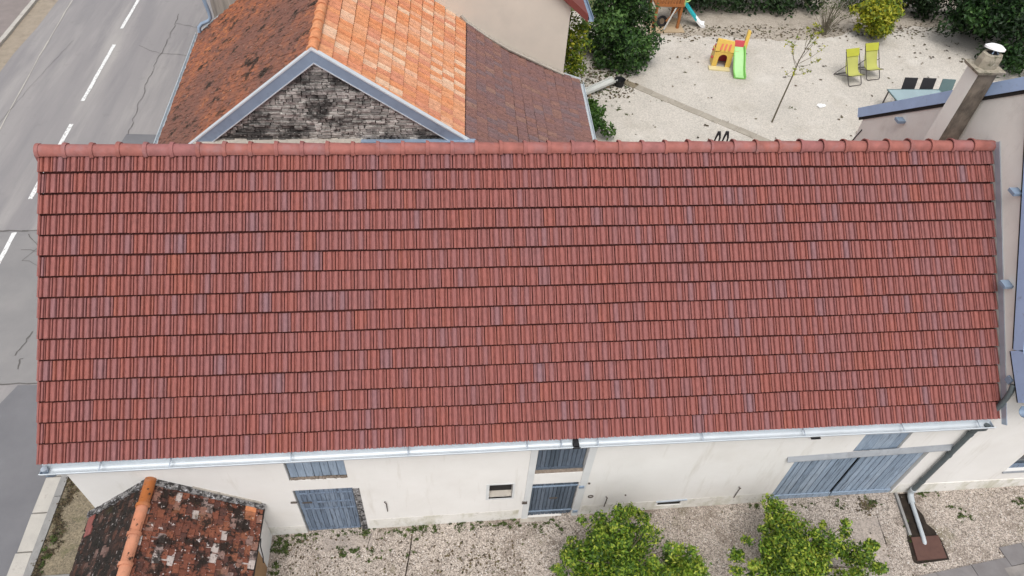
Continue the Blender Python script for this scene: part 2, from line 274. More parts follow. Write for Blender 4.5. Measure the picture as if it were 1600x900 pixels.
# ------------------------------------------------------------------ ground, road, pavements
def sheet(name, x0, x1, y0, y1, dz, m, kind='structure', n=1, ny=1):
    mb = MB()
    for i in range(n):
        for j in range(ny):
            a, b = x0 + (x1 - x0) * i / n, x0 + (x1 - x0) * (i + 1) / n; c, d = y0 + (y1 - y0) * j / ny, y0 + (y1 - y0) * (j + 1) / ny
            mb.quad((a, c, G(a) + dz), (b, c, G(b) + dz), (b, d, G(b) + dz), (a, d, G(a) + dz))
    return struct(name, mb, m, kind=kind)
sheet('ground', -160, 160, -120, 220, -.12, M['grassland'])
RZ = -.08
road = sheet('road', -9.75, -.3, -60, 120, RZ, M['asphalt'])
patch = MB()
for pl in ([(-7.6, 9.82), (-2.0, 9.72), (-2.0, 4.30), (-3.9, 4.36), (-5.4, 4.7), (-7.6, 4.6)],):
    patch.add([(x, y, G(x) + RZ + .004) for x, y in pl], [tuple(reversed(range(len(pl))))])
part('asphalt_patch', patch, M['asphaltgrey'], road)
patch = MB()
for pl in ([(-3.55, 4.30), (-2.0, 4.25), (-2.0, -8), (-5.6, -8), (-4.9, 1.0)], [(-3.9, 14.55), (-1, 14.3), (-1, 11.5), (-4.2, 11.5)]):
    patch.add([(x, y, G(x) + RZ + .004) for x, y in pl], [tuple(reversed(range(len(pl))))])
part('dark_asphalt_patch', patch, M['asphaltdark'], road)
for (xa, ya, xb, yb) in ((-6.14, 21.95, -6.2, 26.0), (-5.97, 16.62, -6.05, 20.64), (-5.79, 11.24, -5.88, 15.2), (-5.52, 5.9, -5.68, 9.75), (-5.4, .6, -5.5, 4.5), (-6.22, 27.4, -6.3, 31.4)):
    mb = MB(); n = 10; L_ = []; Rr = []
    for i in range(n + 1):
        t = i / n; x = xa + (xb - xa) * t; y = ya + (yb - ya) * t
        L_.append((x - .065 - R_.uniform(-.012, .012), y)); Rr.append((x + .065 + R_.uniform(-.012, .012), y))
    for i in range(n):
        q = [L_[i], Rr[i], Rr[i + 1], L_[i + 1]]; mb.quad(*[(x, y, G(x) + RZ + .008) for x, y in q])
    part('road_marking', mb, M['marking'], road)
def crack(mb, pts, w, jit=.05, step=.18, dz=.012):
    P = []
    for (a, b) in zip(pts[:-1], pts[1:]):
        n = max(2, int(math.dist(a, b) / step))
        for i in range(n): P.append((a[0] + (b[0] - a[0]) * i / n + R_.uniform(-jit, jit), a[1] + (b[1] - a[1]) * i / n + R_.uniform(-jit, jit)))
    P.append(pts[-1])
    for a, b in zip(P[:-1], P[1:]):
        d = Vector((b[0] - a[0], b[1] - a[1])); 
        if d.length < 1e-4: continue
        p = Vector((-d.y, d.x)).normalized() * w * R_.uniform(.4, 1) / 2
        q = [(a[0] - p.x, a[1] - p.y), (b[0] - p.x, b[1] - p.y), (b[0] + p.x, b[1] + p.y), (a[0] + p.x, a[1] + p.y)]
        mb.quad(*[(x, y, G(x) + RZ + dz) for x, y in reversed(q)])
ck = MB()
crack(ck, [(-4.15, 23.2), (-4.08, 20.95), (-4.12, 19), (-4.0, 16.5), (-3.84, 14.5)], .028, .05, .22)
crack(ck, [(-5.1, 20.5), (-4.1, 19.9), (-2.86, 19.7)], .022, .05); crack(ck, [(-4.1, 22.3), (-3.2, 22.0), (-2.2, 22.4)], .022, .06)
crack(ck, [(-8.35, 14.5), (-8.0, 18.5), (-7.7, 21)], .014, .03, .3)
crack(ck, [(-7.6, 9.84), (-5.1, 9.82), (-2.1, 9.74)], .06, .03); crack(ck, [(-7.6, 4.4), (-3.9, 4.36), (-2.1, 4.28)], .05, .025)
crack(ck, [(-3.84, 5.95), (-3.88, 5.5), (-3.95, 5.2)], .045, .03, .1); crack(ck, [(-3.75, 4.75), (-3.8, 5.05), (-3.72, 5.1)], .04, .03, .1)
crack(ck, [(-5.3, 9.7), (-4.8, 9.1), (-5.0, 8.6), (-4.4, 8.3)], .025, .05); crack(ck, [(-5.2, 9.0), (-4.6, 8.9), (-4.2, 9.5)], .02, .05)
part('crack', ck, M['crack'], road, kind='stuff')
se = MB(); crack(se, [(-8.9, 24.6), (-8.56, 19.8), (-8.12, 15.1), (-7.6, 10)], .05, .01, .6, .01)
part('seam', se, M['kerb'], road)
# far side verge, kerb and pavement
mb = MB(); pts = [(-9.62 + .10 * math.sin(i * 1.7) + R_.uniform(-.07, .07) - .012 * (i - 20), -30 + i * 2.0) for i in range(60)]
for a, b in zip(pts[:-1], pts[1:]):
    mb.quad((-10.3, a[1], G(-10) + RZ + .008), (a[0] + .15, a[1], G(-10) + RZ + .012), (b[0] + .15, b[1], G(-10) + RZ + .012), (-10.3, b[1], G(-10) + RZ + .008))
struct('verge', mb, M['verge'])
fk = struct('far_kerb', MB().box(-10.42, -10.3, -30, 90, -.5, -.44), M['kerb'])
for i in range(26):
    y = 8 + i * 1.0
    part('kerbstone', MB().box(-10.42, -10.25 + R_.uniform(-.01, .01), y + .008, y + .992, -.45, -.195 + R_.uniform(-.006, .006)), M['kerb'], fk)
sheet('far_pavement', -30, -10.42, -30, 90, -.005, M['pavement'])
# near kerb, gutter stones, gravelly pad
nk = struct('near_kerb', MB().box(-1.98, -1.52, -12, 9.6, -.35, -.14), M['concrete'])
ys = [-6.4 + .82 * i for i in range(18)]
for y in ys:
    y0 = y - .02
    part('kerbstone', MB().hexa([(-2.0, y0 + .012, -.2), (-1.69, y0 + .012, -.2), (-1.69, y0 + .80, -.2), (-2.0, y0 + .80, -.2), (-2.0 + R_.uniform(-.015, .015), y0 + .012, -.06), (-1.69, y0 + .012, -.045), (-1.69 + R_.uniform(-.02, .02), y0 + .80, -.045), (-2.0 + R_.uniform(-.015, .015), y0 + .80, -.06)]), M['kerb'], nk)
for i in range(9):
    y0 = -6.3 + i * 1.9
    part('edging_strip', MB().box(-1.675, -1.53, y0, y0 + 1.885, -.2, -.012), M['concrete'], nk)
sheet('pavement', -1.53, .3, -.36, 9.6, -.016, M['pad'])
mb = MB(); mb.box(-1.52, -.35, -2.2, -.375, -.2, -.02); struct('pavement_slab', mb, M['concrete'])
# yards
sheet('front_yard', .2, 60, -40, .4, 0, M['gravel'])
sheet('back_yard', 7.5, 60, 7.4, 23.0, 0, M['yard'])
mb = MB(); pv = [(14.2 + i * .3, 20.75 - .5 * math.exp(-((14.2 + i * .3 - 21.5) / 2.5) ** 2) + R_.uniform(-.16, .16) + max(0, i * .3 - 9) * .12) for i in range(60)]
for a, b in zip(pv[:-1], pv[1:]):
    mb.quad((a[0], a[1], G(a[0]) + .004), (b[0], b[1], G(b[0]) + .004), (b[0], 30, G(b[0]) + .004), (a[0], 30, G(a[0]) + .004))
struct('shaded_soil_bed', mb, M['bed'])

# ------------------------------------------------------------------ tile machinery
def incam(p):
    d = Vector(p) - CAM; z = d.dot(RF)
    if z <= .1: return (-9999, -9999, 1)
    return (800 + FPX * d.dot(RX) / z, 450 - FPX * d.dot(RY) / z, z)
def prof_mesh(prof, w, ln, lift, thick, head=None):
    """unit tile: local x across, y up slope from 0 to ln, z out. prof: (fraction, height)"""
    mb = MB(); n = len(prof)
    top0 = [((fx - .5) * w, 0, z + lift) for fx, z in prof]; top1 = [((fx - .5) * w, ln, z * .75) for fx, z in prof]
    und0 = [((fx - .5) * w, .012, z + lift - thick) for fx, z in prof]
    vs = top0 + top1 + und0; fs = [(i, i + 1, n + i + 1, n + i) for i in range(n - 1)] + [(2 * n + i, 2 * n + i + 1, i + 1, i) for i in range(n - 1)]
    b0 = len(vs); vs += [((prof[0][0] - .5) * w, 0, lift - thick), ((prof[0][0] - .5) * w, ln, -thick * .3), ((prof[-1][0] - .5) * w, 0, lift - thick), ((prof[-1][0] - .5) * w, ln, -thick * .3)]
    fs += [(0, n, b0 + 1, b0), (n - 1, b0 + 2, b0 + 3, 2 * n - 1)]
    if head:      # the head drops into a slot under the next course
        vs = list(vs); hd = [((fx - .5) * w, head, z * .8 + lift * (1 - head / ln) - .002) for fx, z in prof]; h2 = [((fx - .5) * w, head + .006, z * .2 - .026) for fx, z in prof]
        b1 = len(vs); vs += hd + h2; fs = [f for f in fs if not (len(f) == 4 and max(f) < 2 * n and f[0] < n - 1 and f[1] == f[0] + 1)]
        fs = [(i, i + 1, b1 + i + 1, b1 + i) for i in range(n - 1)] + fs + [(b1 + i, b1 + i + 1, b1 + n + i + 1, b1 + n + i) for i in range(n - 1)]
    mb.add(vs, fs); return mb
def field(A, B, C, D, cols, rows, stagger=.5, jx=.002, jz=.003, jr=.004, half=True, wave=0):
    A, B, C, D = map(Vector, (A, B, C, D)); out = []
    for r in range(rows):
        t = r / rows
        a = A + (D - A) * t; b = B + (C - B) * t; uu = b - a; w = uu.length / cols; u = uu.normalized()
        a2 = A + (D - A) * (t + 1 / rows); b2 = B + (C - B) * (t + 1 / rows)
        cells = []
        if r % 2 and stagger:
            if half: cells.append((0, stagger))
            k = stagger
            while k < cols - .01: cells.append((k, min(1, cols - k))); k += 1
        else: cells = [(k, 1) for k in range(cols)]
        for k, wd in cells:
            s = (k + wd / 2) / cols
            o = a + uu * s; o2 = a2 + (b2 - a2) * s; v = (o2 - o); v = (v - u * v.dot(u)).normalized(); n = u.cross(v)
            rot = R_.uniform(-jr, jr); u2 = u * math.cos(rot) + v * math.sin(rot); v2 = v * math.cos(rot) - u * math.sin(rot)
            if wave: o = o + v * wave * (mnoise.noise((s * 9, r * .35, 4.2)) + .5 * mnoise.noise((s * 26, r * .5, 8.8))) * (1 if r else 0)
            o = o + u * R_.uniform(-jx, jx) + n * R_.uniform(0, jz) + v * R_.uniform(-jx, jx)
            Mx = Matrix(((u2.x * wd, v2.x, n.x, o.x), (u2.y * wd, v2.y, n.y, o.y), (u2.z * wd, v2.z, n.z, o.z), (0, 0, 0, 1)))
            out.append(Mx)
    return out
def emit(name, stuff, mb0, placed, m, parent, limit=300, smooth=35, tints=None, nvar=14, bands=None):
    """the tiles that show largest become objects of their own, the rest one mesh"""
    off = wloc(parent)
    def banded(t0, i):
        if not bands: return [t0] * len(mb0.f)
        k = (.16, .08, .30, .12, .03, .2)[i % 6]; nb = len(bands); L_ = [min(.999, max(0, t0 - k * q)) for q in bands]
        return L_ + [t0] * (len(mb0.f) - nb)
    tints = tints or (lambda M_: R_.random())
    rated = []
    for Mx in placed:
        x, y, z = incam(Mx.translation); inside = -30 < x < 1630 and -30 < y < 930
        rated.append(((0 if inside else 1000) + z, Mx, tints(Mx)))
    rated.sort(key=lambda q: q[0])
    var = []
    for i in range(nvar):
        mb0.t = banded((i + .5) / nvar, i); var.append(mb0.mesh(name, m, None, smooth))
    for d, Mx, tn in rated[:limit]:
        o = link(name, var[min(nvar - 1, int(tn * nvar))], parent); Ml = Mx.copy(); Ml.translation = Mx.translation - off; o.matrix_local = Ml
    rest = rated[limit:]
    if rest:
        v0 = np.array(mb0.v); big = MB(); nv = len(v0)
        for i, (d, Mx, tn) in enumerate(rest):
            a = np.array(Mx)
            big.v += [tuple(p) for p in (v0 @ a[:3, :3].T + a[:3, 3])]
            big.f += [tuple(j + i * nv for j in f) for f in mb0.f]; big.t += banded(tn, R_.randint(0, 5))
        part(stuff, big, m, parent, smooth, kind='stuff')
def halfpipe(mb, a, b, r, up, n=9, span=190, r2=None):
    a, b = Vector(a), Vector(b); d = (b - a).normalized(); u = Vector(up); u = (u - d * u.dot(d)).normalized(); s = d.cross(u)
    P = [(math.cos(math.radians(90 - span / 2 + span * i / n)), math.sin(math.radians(90 - span / 2 + span * i / n))) for i in range(n + 1)]
    prof = P + [(x * .86, y * .86) for x, y in reversed(P)]
    r2 = r if r2 is None else r2
    return mb.sweep(prof, [(a, s * r, u * r), (b, s * r2, u * r2)], closed=True)

def wall_xz(mb, x0, x1, z0, z1, y, holes, depth, th=.45):
    """front faced wall in the plane y, holes (x0,x1,z0,z1) with reveals of given depth"""
    xs = sorted({x0, x1, *[h[0] for h in holes], *[h[1] for h in holes]}); zs = sorted({z0, z1, *[h[2] for h in holes], *[h[3] for h in holes]})
    for a, b in zip(xs[:-1], xs[1:]):
        for c, d in zip(zs[:-1], zs[1:]):
            if any(h[0] <= a + 1e-6 and b <= h[1] + 1e-6 and h[2] <= c + 1e-6 and d <= h[3] + 1e-6 for h in holes): continue
            mb.quad((a, y, c), (b, y, c), (b, y, d), (a, y, d))
    for h in holes:
        a, b, c, d = h[:4]; D = y + depth
        mb.quad((a, y, c), (a, y, d), (a, D, d), (a, D, c)); mb.quad((b, y, d), (b, y, c), (b, D, c), (b, D, d))
        mb.quad((a, y, d), (b, y, d), (b, D, d), (a, D, d)); mb.quad((b, y, c), (a, y, c), (a, D, c), (b, D, c))
        mb.quad((a, D, c), (b, D, c), (b, D, d), (a, D, d))
    mb.quad((x1, y, z0), (x1, y + th, z0), (x1, y + th, z1), (x1, y, z1)); mb.quad((x0, y + th, z0), (x0, y, z0), (x0, y, z1), (x0, y + th, z1))
    return mb

# ================================================================== THE BARN
He, Hr, RD, WY = 3.572, 6.991, 3.711, .134
XL, XR = 0.0, 16.76; XT = .135     # left end of the ridge sits a little further in
barn = thing('barn', 'long cream barn with a red ribbed tile roof filling the picture', 'barn', (8.4, 2, .15))
UPL = (3.70, 4.74, 2.29, 3.42); DRL = (3.68, 4.78, -.02, 1.93); NIC = (7.36, 7.82, 1.16, 1.73)
UPM = (8.21, 9.15, 2.07, 3.42); DRM = (8.17, 9.13, .20, 1.67); VEN = (10.95, 11.45, .40, .585)
HAY = (14.50, 15.46, 2.27, 3.42); BRN = (13.42, 16.22, .22, 2.26)
wl = part('front_wall', wall_xz(MB(), .117, 16.775, -.3, 3.46, WY, [UPL, DRL, NIC, UPM, DRM, VEN, HAY, BRN], .30), M['plaster'], barn)
mb = MB(); mb.box(.117, .45, WY + .451, 7.3, -.3, 3.46); mb.box(.117, 16.7, 7.3, 7.55, -.3, 4.2)
mb.prism([(.12, WY + .01, 3.46), (.12, 7.4, 3.46), (.12, 7.4, 4.2), (.12, RD, Hr - .2)], (.25, 0, 0)); part('side_wall', mb, M['plaster'], barn)
# plinth strips, left of the doors
for a, b in ((.12, 3.67), (4.95, 8.0), (9.32, 13.40), (16.26, 16.60)):
    mb = MB(); za, zb = .40 + G(a), .40 + G(b); pj = .004
    if b < 3.7: za = zb = .42
    if a < 11 < b:
        mb.hexa([(a, WY - pj, -.2), (10.9, WY - pj, -.2), (10.9, WY, -.2), (a, WY, -.2), (a, WY - pj, za), (10.9, WY - pj, .62), (10.9, WY, .62), (a, WY, za + .012)])
        mb.box(10.9, 11.5, WY - pj, WY, -.2, .39)
        mb.hexa([(11.5, WY - pj, -.2), (b, WY - pj, -.2), (b, WY, -.2), (11.5, WY, -.2), (11.5, WY - pj, .63), (b, WY - pj, zb), (b, WY, zb + .012), (11.5, WY, .642)])
    else:
        mb.hexa([(a, WY - pj, -.2), (b, WY - pj, -.2), (b, WY, -.2), (a, WY, -.2), (a, WY - pj, za), (b, WY - pj, zb), (b, WY, zb + .012), (a, WY, za + .012)])
    part('plinth', mb, M['plinth'], barn)

sl = Vector((0, RD, Hr - He)).normalized(); nrm = Vector((0, -sl.z, sl.y))
def onroof(x, s, h=0): return Vector((x, 0, He)) + sl * s + nrm * h
deck = MB()
deck.hexa([onroof(XL + .02, .012, -.12), onroof(XR, .012, -.12), Vector((XR, RD, Hr - .2)), Vector((XT + .02, RD, Hr - .2)), onroof(XL + .02, .012, -.045), onroof(XR, .012, -.045), Vector((XR, RD, Hr - .06)), Vector((XT + .02, RD, Hr - .06))])
roof = part('roof', deck, M['clayunder'], barn)
rb = MB().hexa([(XL, RD, Hr - .2), (XR, RD, Hr - .2), (XR, 7.52, 4.25), (XL, 7.52, 4.25), (XL, RD, Hr - .06), (XR, RD, Hr - .06), (XR, 7.52, 4.36), (XL, 7.52, 4.36)])
part('rear_roof_slope', rb, M['tile'], barn)
PROF = [(.030, -.02), (.036, .017), (.07, .024), (.19, .025), (.228, .017), (.258, -.019), (.322, -.021), (.352, .013), (.43, .029), (.56, .033), (.68, .028), (.732, .012), (.758, -.021), (.818, -.019), (.845, .015), (.87, .023), (.945, .022), (.962, .016), (.970, -.02)]
TW = (XR - XL) / 80
bt = prof_mesh(PROF, TW, .40, .044, .026, head=.307)
ROLL = [max(-1, min(1, 1 if .33 < (PROF[i][0] + PROF[i + 1][0]) / 2 < .75 else (-.12 if PROF[i][0] < .22 else .1))) for i in range(len(PROF) - 1)]
def bt_tint(Mx):
    p = Mx.translation; n = mnoise.noise((p.x * .9, p.y * 2.2, 3.1)) * .22
    q = R_.random(); b_ = R_.gauss(.60, .09) + n * .8
    if q < .025: b_ = R_.uniform(.18, .3)
    elif q < .12: b_ = R_.uniform(.34, .47)
    elif q > .95: b_ = R_.uniform(.76, .88)
    return min(.999, max(0, b_))
emit('roof_tile', 'roof_tiles', bt, field(onroof(XL, 0), onroof(XR, 0), (XR, RD, Hr), (XT, RD, Hr), 80, 15, .5, .0025, .003, .005, True, .012), M['tile'], roof, 300, 40, bt_tint, 30, ROLL)
# verge pieces down the road end
for r in range(15):
    s0 = r * (sl.dot(Vector((0, RD, Hr - He)))) / 15
    mb = MB(); a = onroof(XL - .012 + XT * r / 15, s0 + .0, .058); b = onroof(XL - .012 + XT * (r + 1) / 15, s0 + .345, .026)
    mb.obox((a + b) / 2 + nrm * -.055, (b - a) / 2, Vector((.012, 0, 0)), nrm * .062); mb.t = [.55] * len(mb.t)
    part('verge_tile', mb, M['tile'], roof)
# ridge caps
for i in range(40):
    x0 = XT - .03 + i * (XR - XT + .02) / 40; x1 = x0 + (XR - XT + .02) / 40
    mb = MB(); dz = R_.uniform(-.006, .006); dy = R_.uniform(-.006, .006); mb.tint = R_.random()
    halfpipe(mb, (x0 + .03, RD + dy, Hr + .012 + dz), (x1 + .03, RD, Hr + .004), .117, (0, 0, 1), span=200, r2=.109)
    halfpipe(mb, (x0 - .012, RD + dy, Hr + .014 + dz), (x0 + .045, RD + dy, Hr + .014 + dz), .146 if i else .128, (0, 0, 1), span=205, r2=.134 if i else .126)
    if i == 0:
        mb.prism([(x0 - .008, RD + .11 * math.cos(a), Hr + .11 * math.sin(a)) for a in [math.pi * k / 8 for k in range(9)]], (.015, 0, 0))
    part('ridge_tile', mb, M['ridge'], roof, 40)
# eave strip, gutters
mb = MB()
mb.hexa([onroof(XL + .03, -.0, -.07), onroof(XR, -.0, -.07), onroof(XR, .2, -.07), onroof(XL + .03, .2, -.07), onroof(XL + .03, -.0, -.02), onroof(XR, .0, -.02), onroof(XR, .2, -.02), onroof(XL + .03, .2, -.02)])
part('eave_board', mb, M['clayunder'], barn)
gprof = [(.085, .035), (.075, -.005)] + [(.078 * math.cos(a), -.078 * math.sin(a) - .005) for a in [math.pi * k / 8 for k in range(1, 8)]] + [(-.078, -.005), (-.080, .02), (-.088, .028), (-.096, .02), (-.088, .012), (-.084, .010), (-.084, -.008)] + [(-.084 * math.cos(a), -.084 * math.sin(a) - .008) for a in [math.pi * k / 8 for k in range(1, 8)]] + [(.084, -.005), (.092, .035)]
def gutter(x0, x1, z0, z1):
    mb = MB(); n = max(2, int((x1 - x0) / .8))
    mb.sweep(gprof, [((x0 + (x1 - x0) * i / n, -.045 + R_.uniform(-.002, .002), z0 + (z1 - z0) * i / n), (0, 1, 0), (0, 0, 1)) for i in range(n + 1)])
    return mb
g1 = part('gutter', gutter(-.03, 8.76, 3.432, 3.470), M['zincbright'], barn, 50)
g2 = part('gutter', gutter(8.86, 16.70, 3.470, 3.452), M['zincbright'], barn, 50)
part('gutter_joint', MB().sweep([(a * 1.08, b * 1.08) for a, b in gprof], [((8.745, -.045, 3.471), (0, 1, 0), (0, 0, 1)), ((8.875, -.045, 3.471), (0, 1, 0), (0, 0, 1))]).box(8.765, 8.855, -.12, .04, 3.475, 3.512), M['black'], barn)
for gg, xs in ((g1, (-.03,)), (g2, (16.70,))):
    for x in xs:
        part('gutter_end', MB().prism([(x, -.045 + p * .98, 3.44 + q) for p, q in gprof[1:10]], (.006, 0, 0)), M['zinc'], gg)
for x in (.9, 2.0, 3.95, 5.9, 7.95, 8.55, 9.2, 11.1, 13.0, 14.9, 16.4):
    z = 3.47
    part('gutter_bracket', MB().bar((x, -.128, z - .006), (x, .05, z + .02), .022, .004), M['zinc'], barn)
# corner downpipe and the one by the neighbour
mb = MB(); mb.tube([(.02, -.045, 3.40), (.02, -.045, 3.28), (.03, .02, 3.16), (.075, .2, 3.02), (.075, .24, 2.9)], .042, 10); part('downpipe', mb, M['zincdark'], barn, 50)
part('gutter_outlet', MB().tube([(.03, -.045, 3.47), (.03, -.045, 3.40)], [.05, .04], 10), M['zinc'], barn, 50)
mb = MB(); mb.tube([(16.62, -.045, 3.41), (16.62, -.045, 3.30), (16.60, .04, 3.14), (16.60, .055, 2.95), (16.60, .055, .62)], .052, 12)
dp = part('downpipe', mb, M['pipegrey'], barn, 50)
for z in (2.9, 2.1, 1.0): part('pipe_collar', MB().tube([(16.60, .055, z), (16.60, .055, z + .06)], .062, 12), M['pipegrey'], dp, 50)
mb = MB().tube([(16.60, .055, .66), (16.60, .055, .52), (16.59, -.02, .46), (16.56, -.16, .445)], .066, 12); part('pipe_elbow', mb, M['pipelight'], dp, 50)
mb = MB().tube([(16.56, -.15, .445), (16.44, -.92, .425), (16.43, -1.0, .41), (16.43, -1.03, .37)], .044, 12); part('ground_pipe', mb, M['pipelight'], dp, 50)

# planked doors and shutters
def planks(parent, name, x0, x1, z0, z1, y, n, m, th=.03, gap=.006, slant=0):
    w = (x1 - x0) / n
    for i in range(n):
        a, b = x0 + i * w + gap / 2, x0 + (i + 1) * w - gap / 2; mb = MB(); mb.tint = R_.random(); dy = R_.uniform(-.004, .004); c = .005
        zt, zb = z1 - R_.uniform(0, .008), z0 + R_.uniform(0, .012)
        mb.add([(a, y + dy + c, zb), (a + c, y + dy, zb), (b - c, y + dy, zb), (b, y + dy + c, zb), (a, y + dy + c, zt), (a + c, y + dy, zt), (b - c, y + dy, zt), (b, y + dy + c, zt), (a, y + th, zb), (b, y + th, zb), (a, y + th, zt), (b, y + th, zt)],
               [(0, 1, 5, 4), (1, 2, 6, 5), (2, 3, 7, 6), (8, 0, 4, 10), (3, 9, 11, 7), (4, 5, 6, 7, 11, 10), (8, 9, 3, 2, 1, 0), (9, 8, 10, 11)])
        part(name, mb, m, parent)
def backing(x0, x1, z0, z1, y): return MB().box(x0, x1, y, y + .02, z0, z1)
ld = part('door', backing(3.69, 4.77, .0, 1.90, WY + .15), M['dark'], barn, label='blue plank door with four thin straps, low at the left end')
planks(ld, 'plank', 3.70, 4.76, .03, 1.87, WY + .042, 12, M['paint'], gap=.006)
for z in (1.72, 1.36, 1.08, .16): part('strap', MB().box(3.74, 4.74, WY + .026, WY + .037, z - .025, z + .025), M['paint'], ld)
part('latch', MB().box(3.78, 3.96, WY + .012, WY + .025, 1.36, 1.40), M['iron'], ld); part('stay_hook', MB().box(3.58, 3.70, WY - .03, WY - .004, 1.47, 1.50), M['iron'], ld)
part('door_jamb', MB().box(4.785, 4.90, WY - .012, WY + .02, .06, 1.90), M['lichenmortar'], barn)
us = part('shutter', backing(3.71, 4.73, 2.36, 3.41, WY + .13), M['dark'], barn, label='light blue boarded loft shutter above the left door')
planks(us, 'plank', 3.72, 4.73, 2.36, 3.41, WY + .042, 7, M['paintlight'], gap=.008)
mb = MB()
for i in range(16):
    a = 3.72 + i * .0635
    mb.hexa([(a, WY + .004 + R_.uniform(0, .02), 2.30), (a + .058, WY + .004 + R_.uniform(0, .02), 2.30), (a + .058, WY + .10, 2.30), (a, WY + .10, 2.30), (a, WY + .008, 2.33 + R_.uniform(0, .03)), (a + .058, WY + .008, 2.33 + R_.uniform(0, .03)), (a + .058, WY + .04, 2.34 + R_.uniform(0, .03)), (a, WY + .04, 2.34 + R_.uniform(0, .04))])
part('window_sill', mb, M['rubble'], barn)
# middle door with pale surround
mb = MB(); mb.box(8.075, 8.20, WY - .02, WY + .05, .18, 3.40); part('door_surround', mb, M['surround'], barn)
mb = MB(); mb.hexa([(9.135, WY - .02, .2), (9.27, WY - .02, .2), (9.27, WY + .05, .2), (9.135, WY + .05, .2), (9.155, WY - .02, 3.40), (9.30, WY - .02, 3.40), (9.30, WY + .05, 3.40), (9.155, WY + .05, 3.40)]); part('door_surround', mb, M['surround'], barn)
md = part('door', backing(8.175, 9.125, .2, 1.66, WY + .14), M['dark'], barn, label='dark blue plank door in the pale surround at the middle')
planks(md, 'plank', 8.185, 9.115, .22, 1.635, WY + .036, 12, M['paintdark'], gap=.009)
for z in (1.50, .42): part('strap_hinge', MB().box(8.19, 9.20, WY + .018, WY + .032, z - .022, z + .022).box(9.14, 9.24, WY - .04, WY - .022, z - .04, z + .04), M['zincdark'], md)
part('latch', MB().box(8.6, 8.76, WY + .010, WY + .031, .98, 1.0), M['iron'], md); part('stay_hook', MB().box(8.04, 8.14, WY - .05, WY - .02, .93, .99), M['iron'], md)
mu = part('shutter', backing(8.215, 9.145, 2.12, 3.41, WY + .17), M['dark'], barn, label='dark blue boarded loft shutter above the middle door')
planks(mu, 'plank', 8.225, 9.135, 2.13, 3.41, WY + .07, 11, M['paintdark'], gap=.008)
part('bottom_rail', MB().box(8.22, 9.14, WY + .052, WY + .068, 2.14, 2.21), M['paintdark'], mu)
mb = MB()
mb.hexa([(8.215, WY + .01, 2.072), (9.145, WY + .01, 2.072), (9.145, WY + .09, 2.072), (8.215, WY + .09, 2.072), (8.215, WY + .012, 2.08), (9.145, WY + .012, 2.08), (9.145, WY + .068, 2.12), (8.215, WY + .068, 2.12)])
part('window_sill', mb, M['rubble'], barn)
part('door_step', MB().box(8.05, 9.28, WY - .10, WY + .12, .0, .195), M['palemortar'], barn)
# niche and vent
nf = MB()
for a, b, c, d in ((7.30, 7.36, 1.12, 1.77), (7.82, 7.86, 1.12, 1.77), (7.36, 7.82, 1.73, 1.77), (7.36, 7.82, 1.12, 1.16)): nf.box(a, b, WY - .006, WY + .03, c, d)
nw = part('niche_frame', nf, M['surround'], barn)
part('niche_back', MB().hexa([(7.365, WY + .03, 1.165), (7.815, WY + .03, 1.165), (7.815, WY + .115, 1.165), (7.365, WY + .115, 1.165), (7.365, WY + .035, 1.18), (7.815, WY + .035, 1.18), (7.815, WY + .115, 1.27), (7.365, WY + .115, 1.27)]), M['palemortar'], nw)
part('niche_shade_panel', MB().box(7.365, 7.815, WY + .12, WY + .16, 1.17, 1.725), M['dark'], nw)  # dark panel paints the shade in the top of the niche
vt = part('vent_slot', MB().box(10.955, 11.445, WY + .02, WY + .05, .405, .58), M['dark'], barn)  # dark box fills the slot, standing for the shade inside it
part('vent_bar', MB().bar((10.90, WY - .012, .602), (11.56, WY - .012, .635), .03, .022), M['zinc'], vt)
# hay door, canopy, barn door
hd = part('hay_door', backing(14.51, 15.45, 2.275, 3.41, WY + .10), M['dark'], barn, label='pale blue hay loft door above the barn doors')
planks(hd, 'plank', 14.53, 15.45, 2.28, 3.41, WY + .035, 5, M['paintlight'], gap=.004)
bd = part('barn_door', backing(13.43, 16.21, .24, 2.25, WY + .16), M['dark'], barn, label='pair of wide pale blue plank barn doors')
planks(bd, 'plank', 13.44, 14.80, .33, 2.24, WY + .05, 10, M['paintlight'], gap=.016)
planks(bd, 'plank', 14.86, 16.20, .33, 2.24, WY + .05, 10, M['paintlight'], gap=.016)
for a, b in ((13.44, 14.81), (14.84, 16.20)): part('bottom_rail', MB().box(a, b, WY + .020, WY + .046, .34 + .02 * (a > 14), .50), M['paintlight'], bd)
part('stile', MB().box(13.445, 13.53, WY + .021, WY + .047, .5, 2.22), M['paintlight'], bd)
cp = MB().hexa([(13.20, WY - .07, 2.14), (16.58, WY - .07, 2.29), (16.58, WY - .001, 2.34), (13.20, WY - .001, 2.19), (13.20, WY - .07, 2.155), (16.58, WY - .07, 2.305), (16.58, WY - .001, 2.43), (13.20, WY - .001, 2.25)])
part('door_canopy', cp, M['weathered'], barn)
part('wall_lamp', MB().hexa([(13.36, WY - .07, 3.0), (13.50, WY - .07, 3.0), (13.50, WY, 3.0), (13.36, WY, 3.0), (13.34, WY - .10, 3.06), (13.52, WY - .10, 3.06), (13.52, WY, 3.07), (13.34, WY, 3.07)]), M['black'], barn)
for x, z0, z1 in ((5.355, .90, 1.30), (9.79, .55, .99), (12.58, .62, 1.09)):
    part('wall_hook', MB().tube([(x, WY - .02, z0), (x, WY - .03, z1 - .02), (x, WY - .05, z1), (x - .03, WY - .03, z1 + .015), (x - .02, WY, z1 - .01)], .010, 6), M['iron'], barn, 50)
mb = MB(); mb.tube([(9.44 + .05 * math.cos(a), WY - .012, 1.03 + .045 * math.sin(a)) for a in [2 * math.pi * k / 12 for k in range(13)]], .011, 6); part('tether_ring', mb, M['iron'], barn, 50)
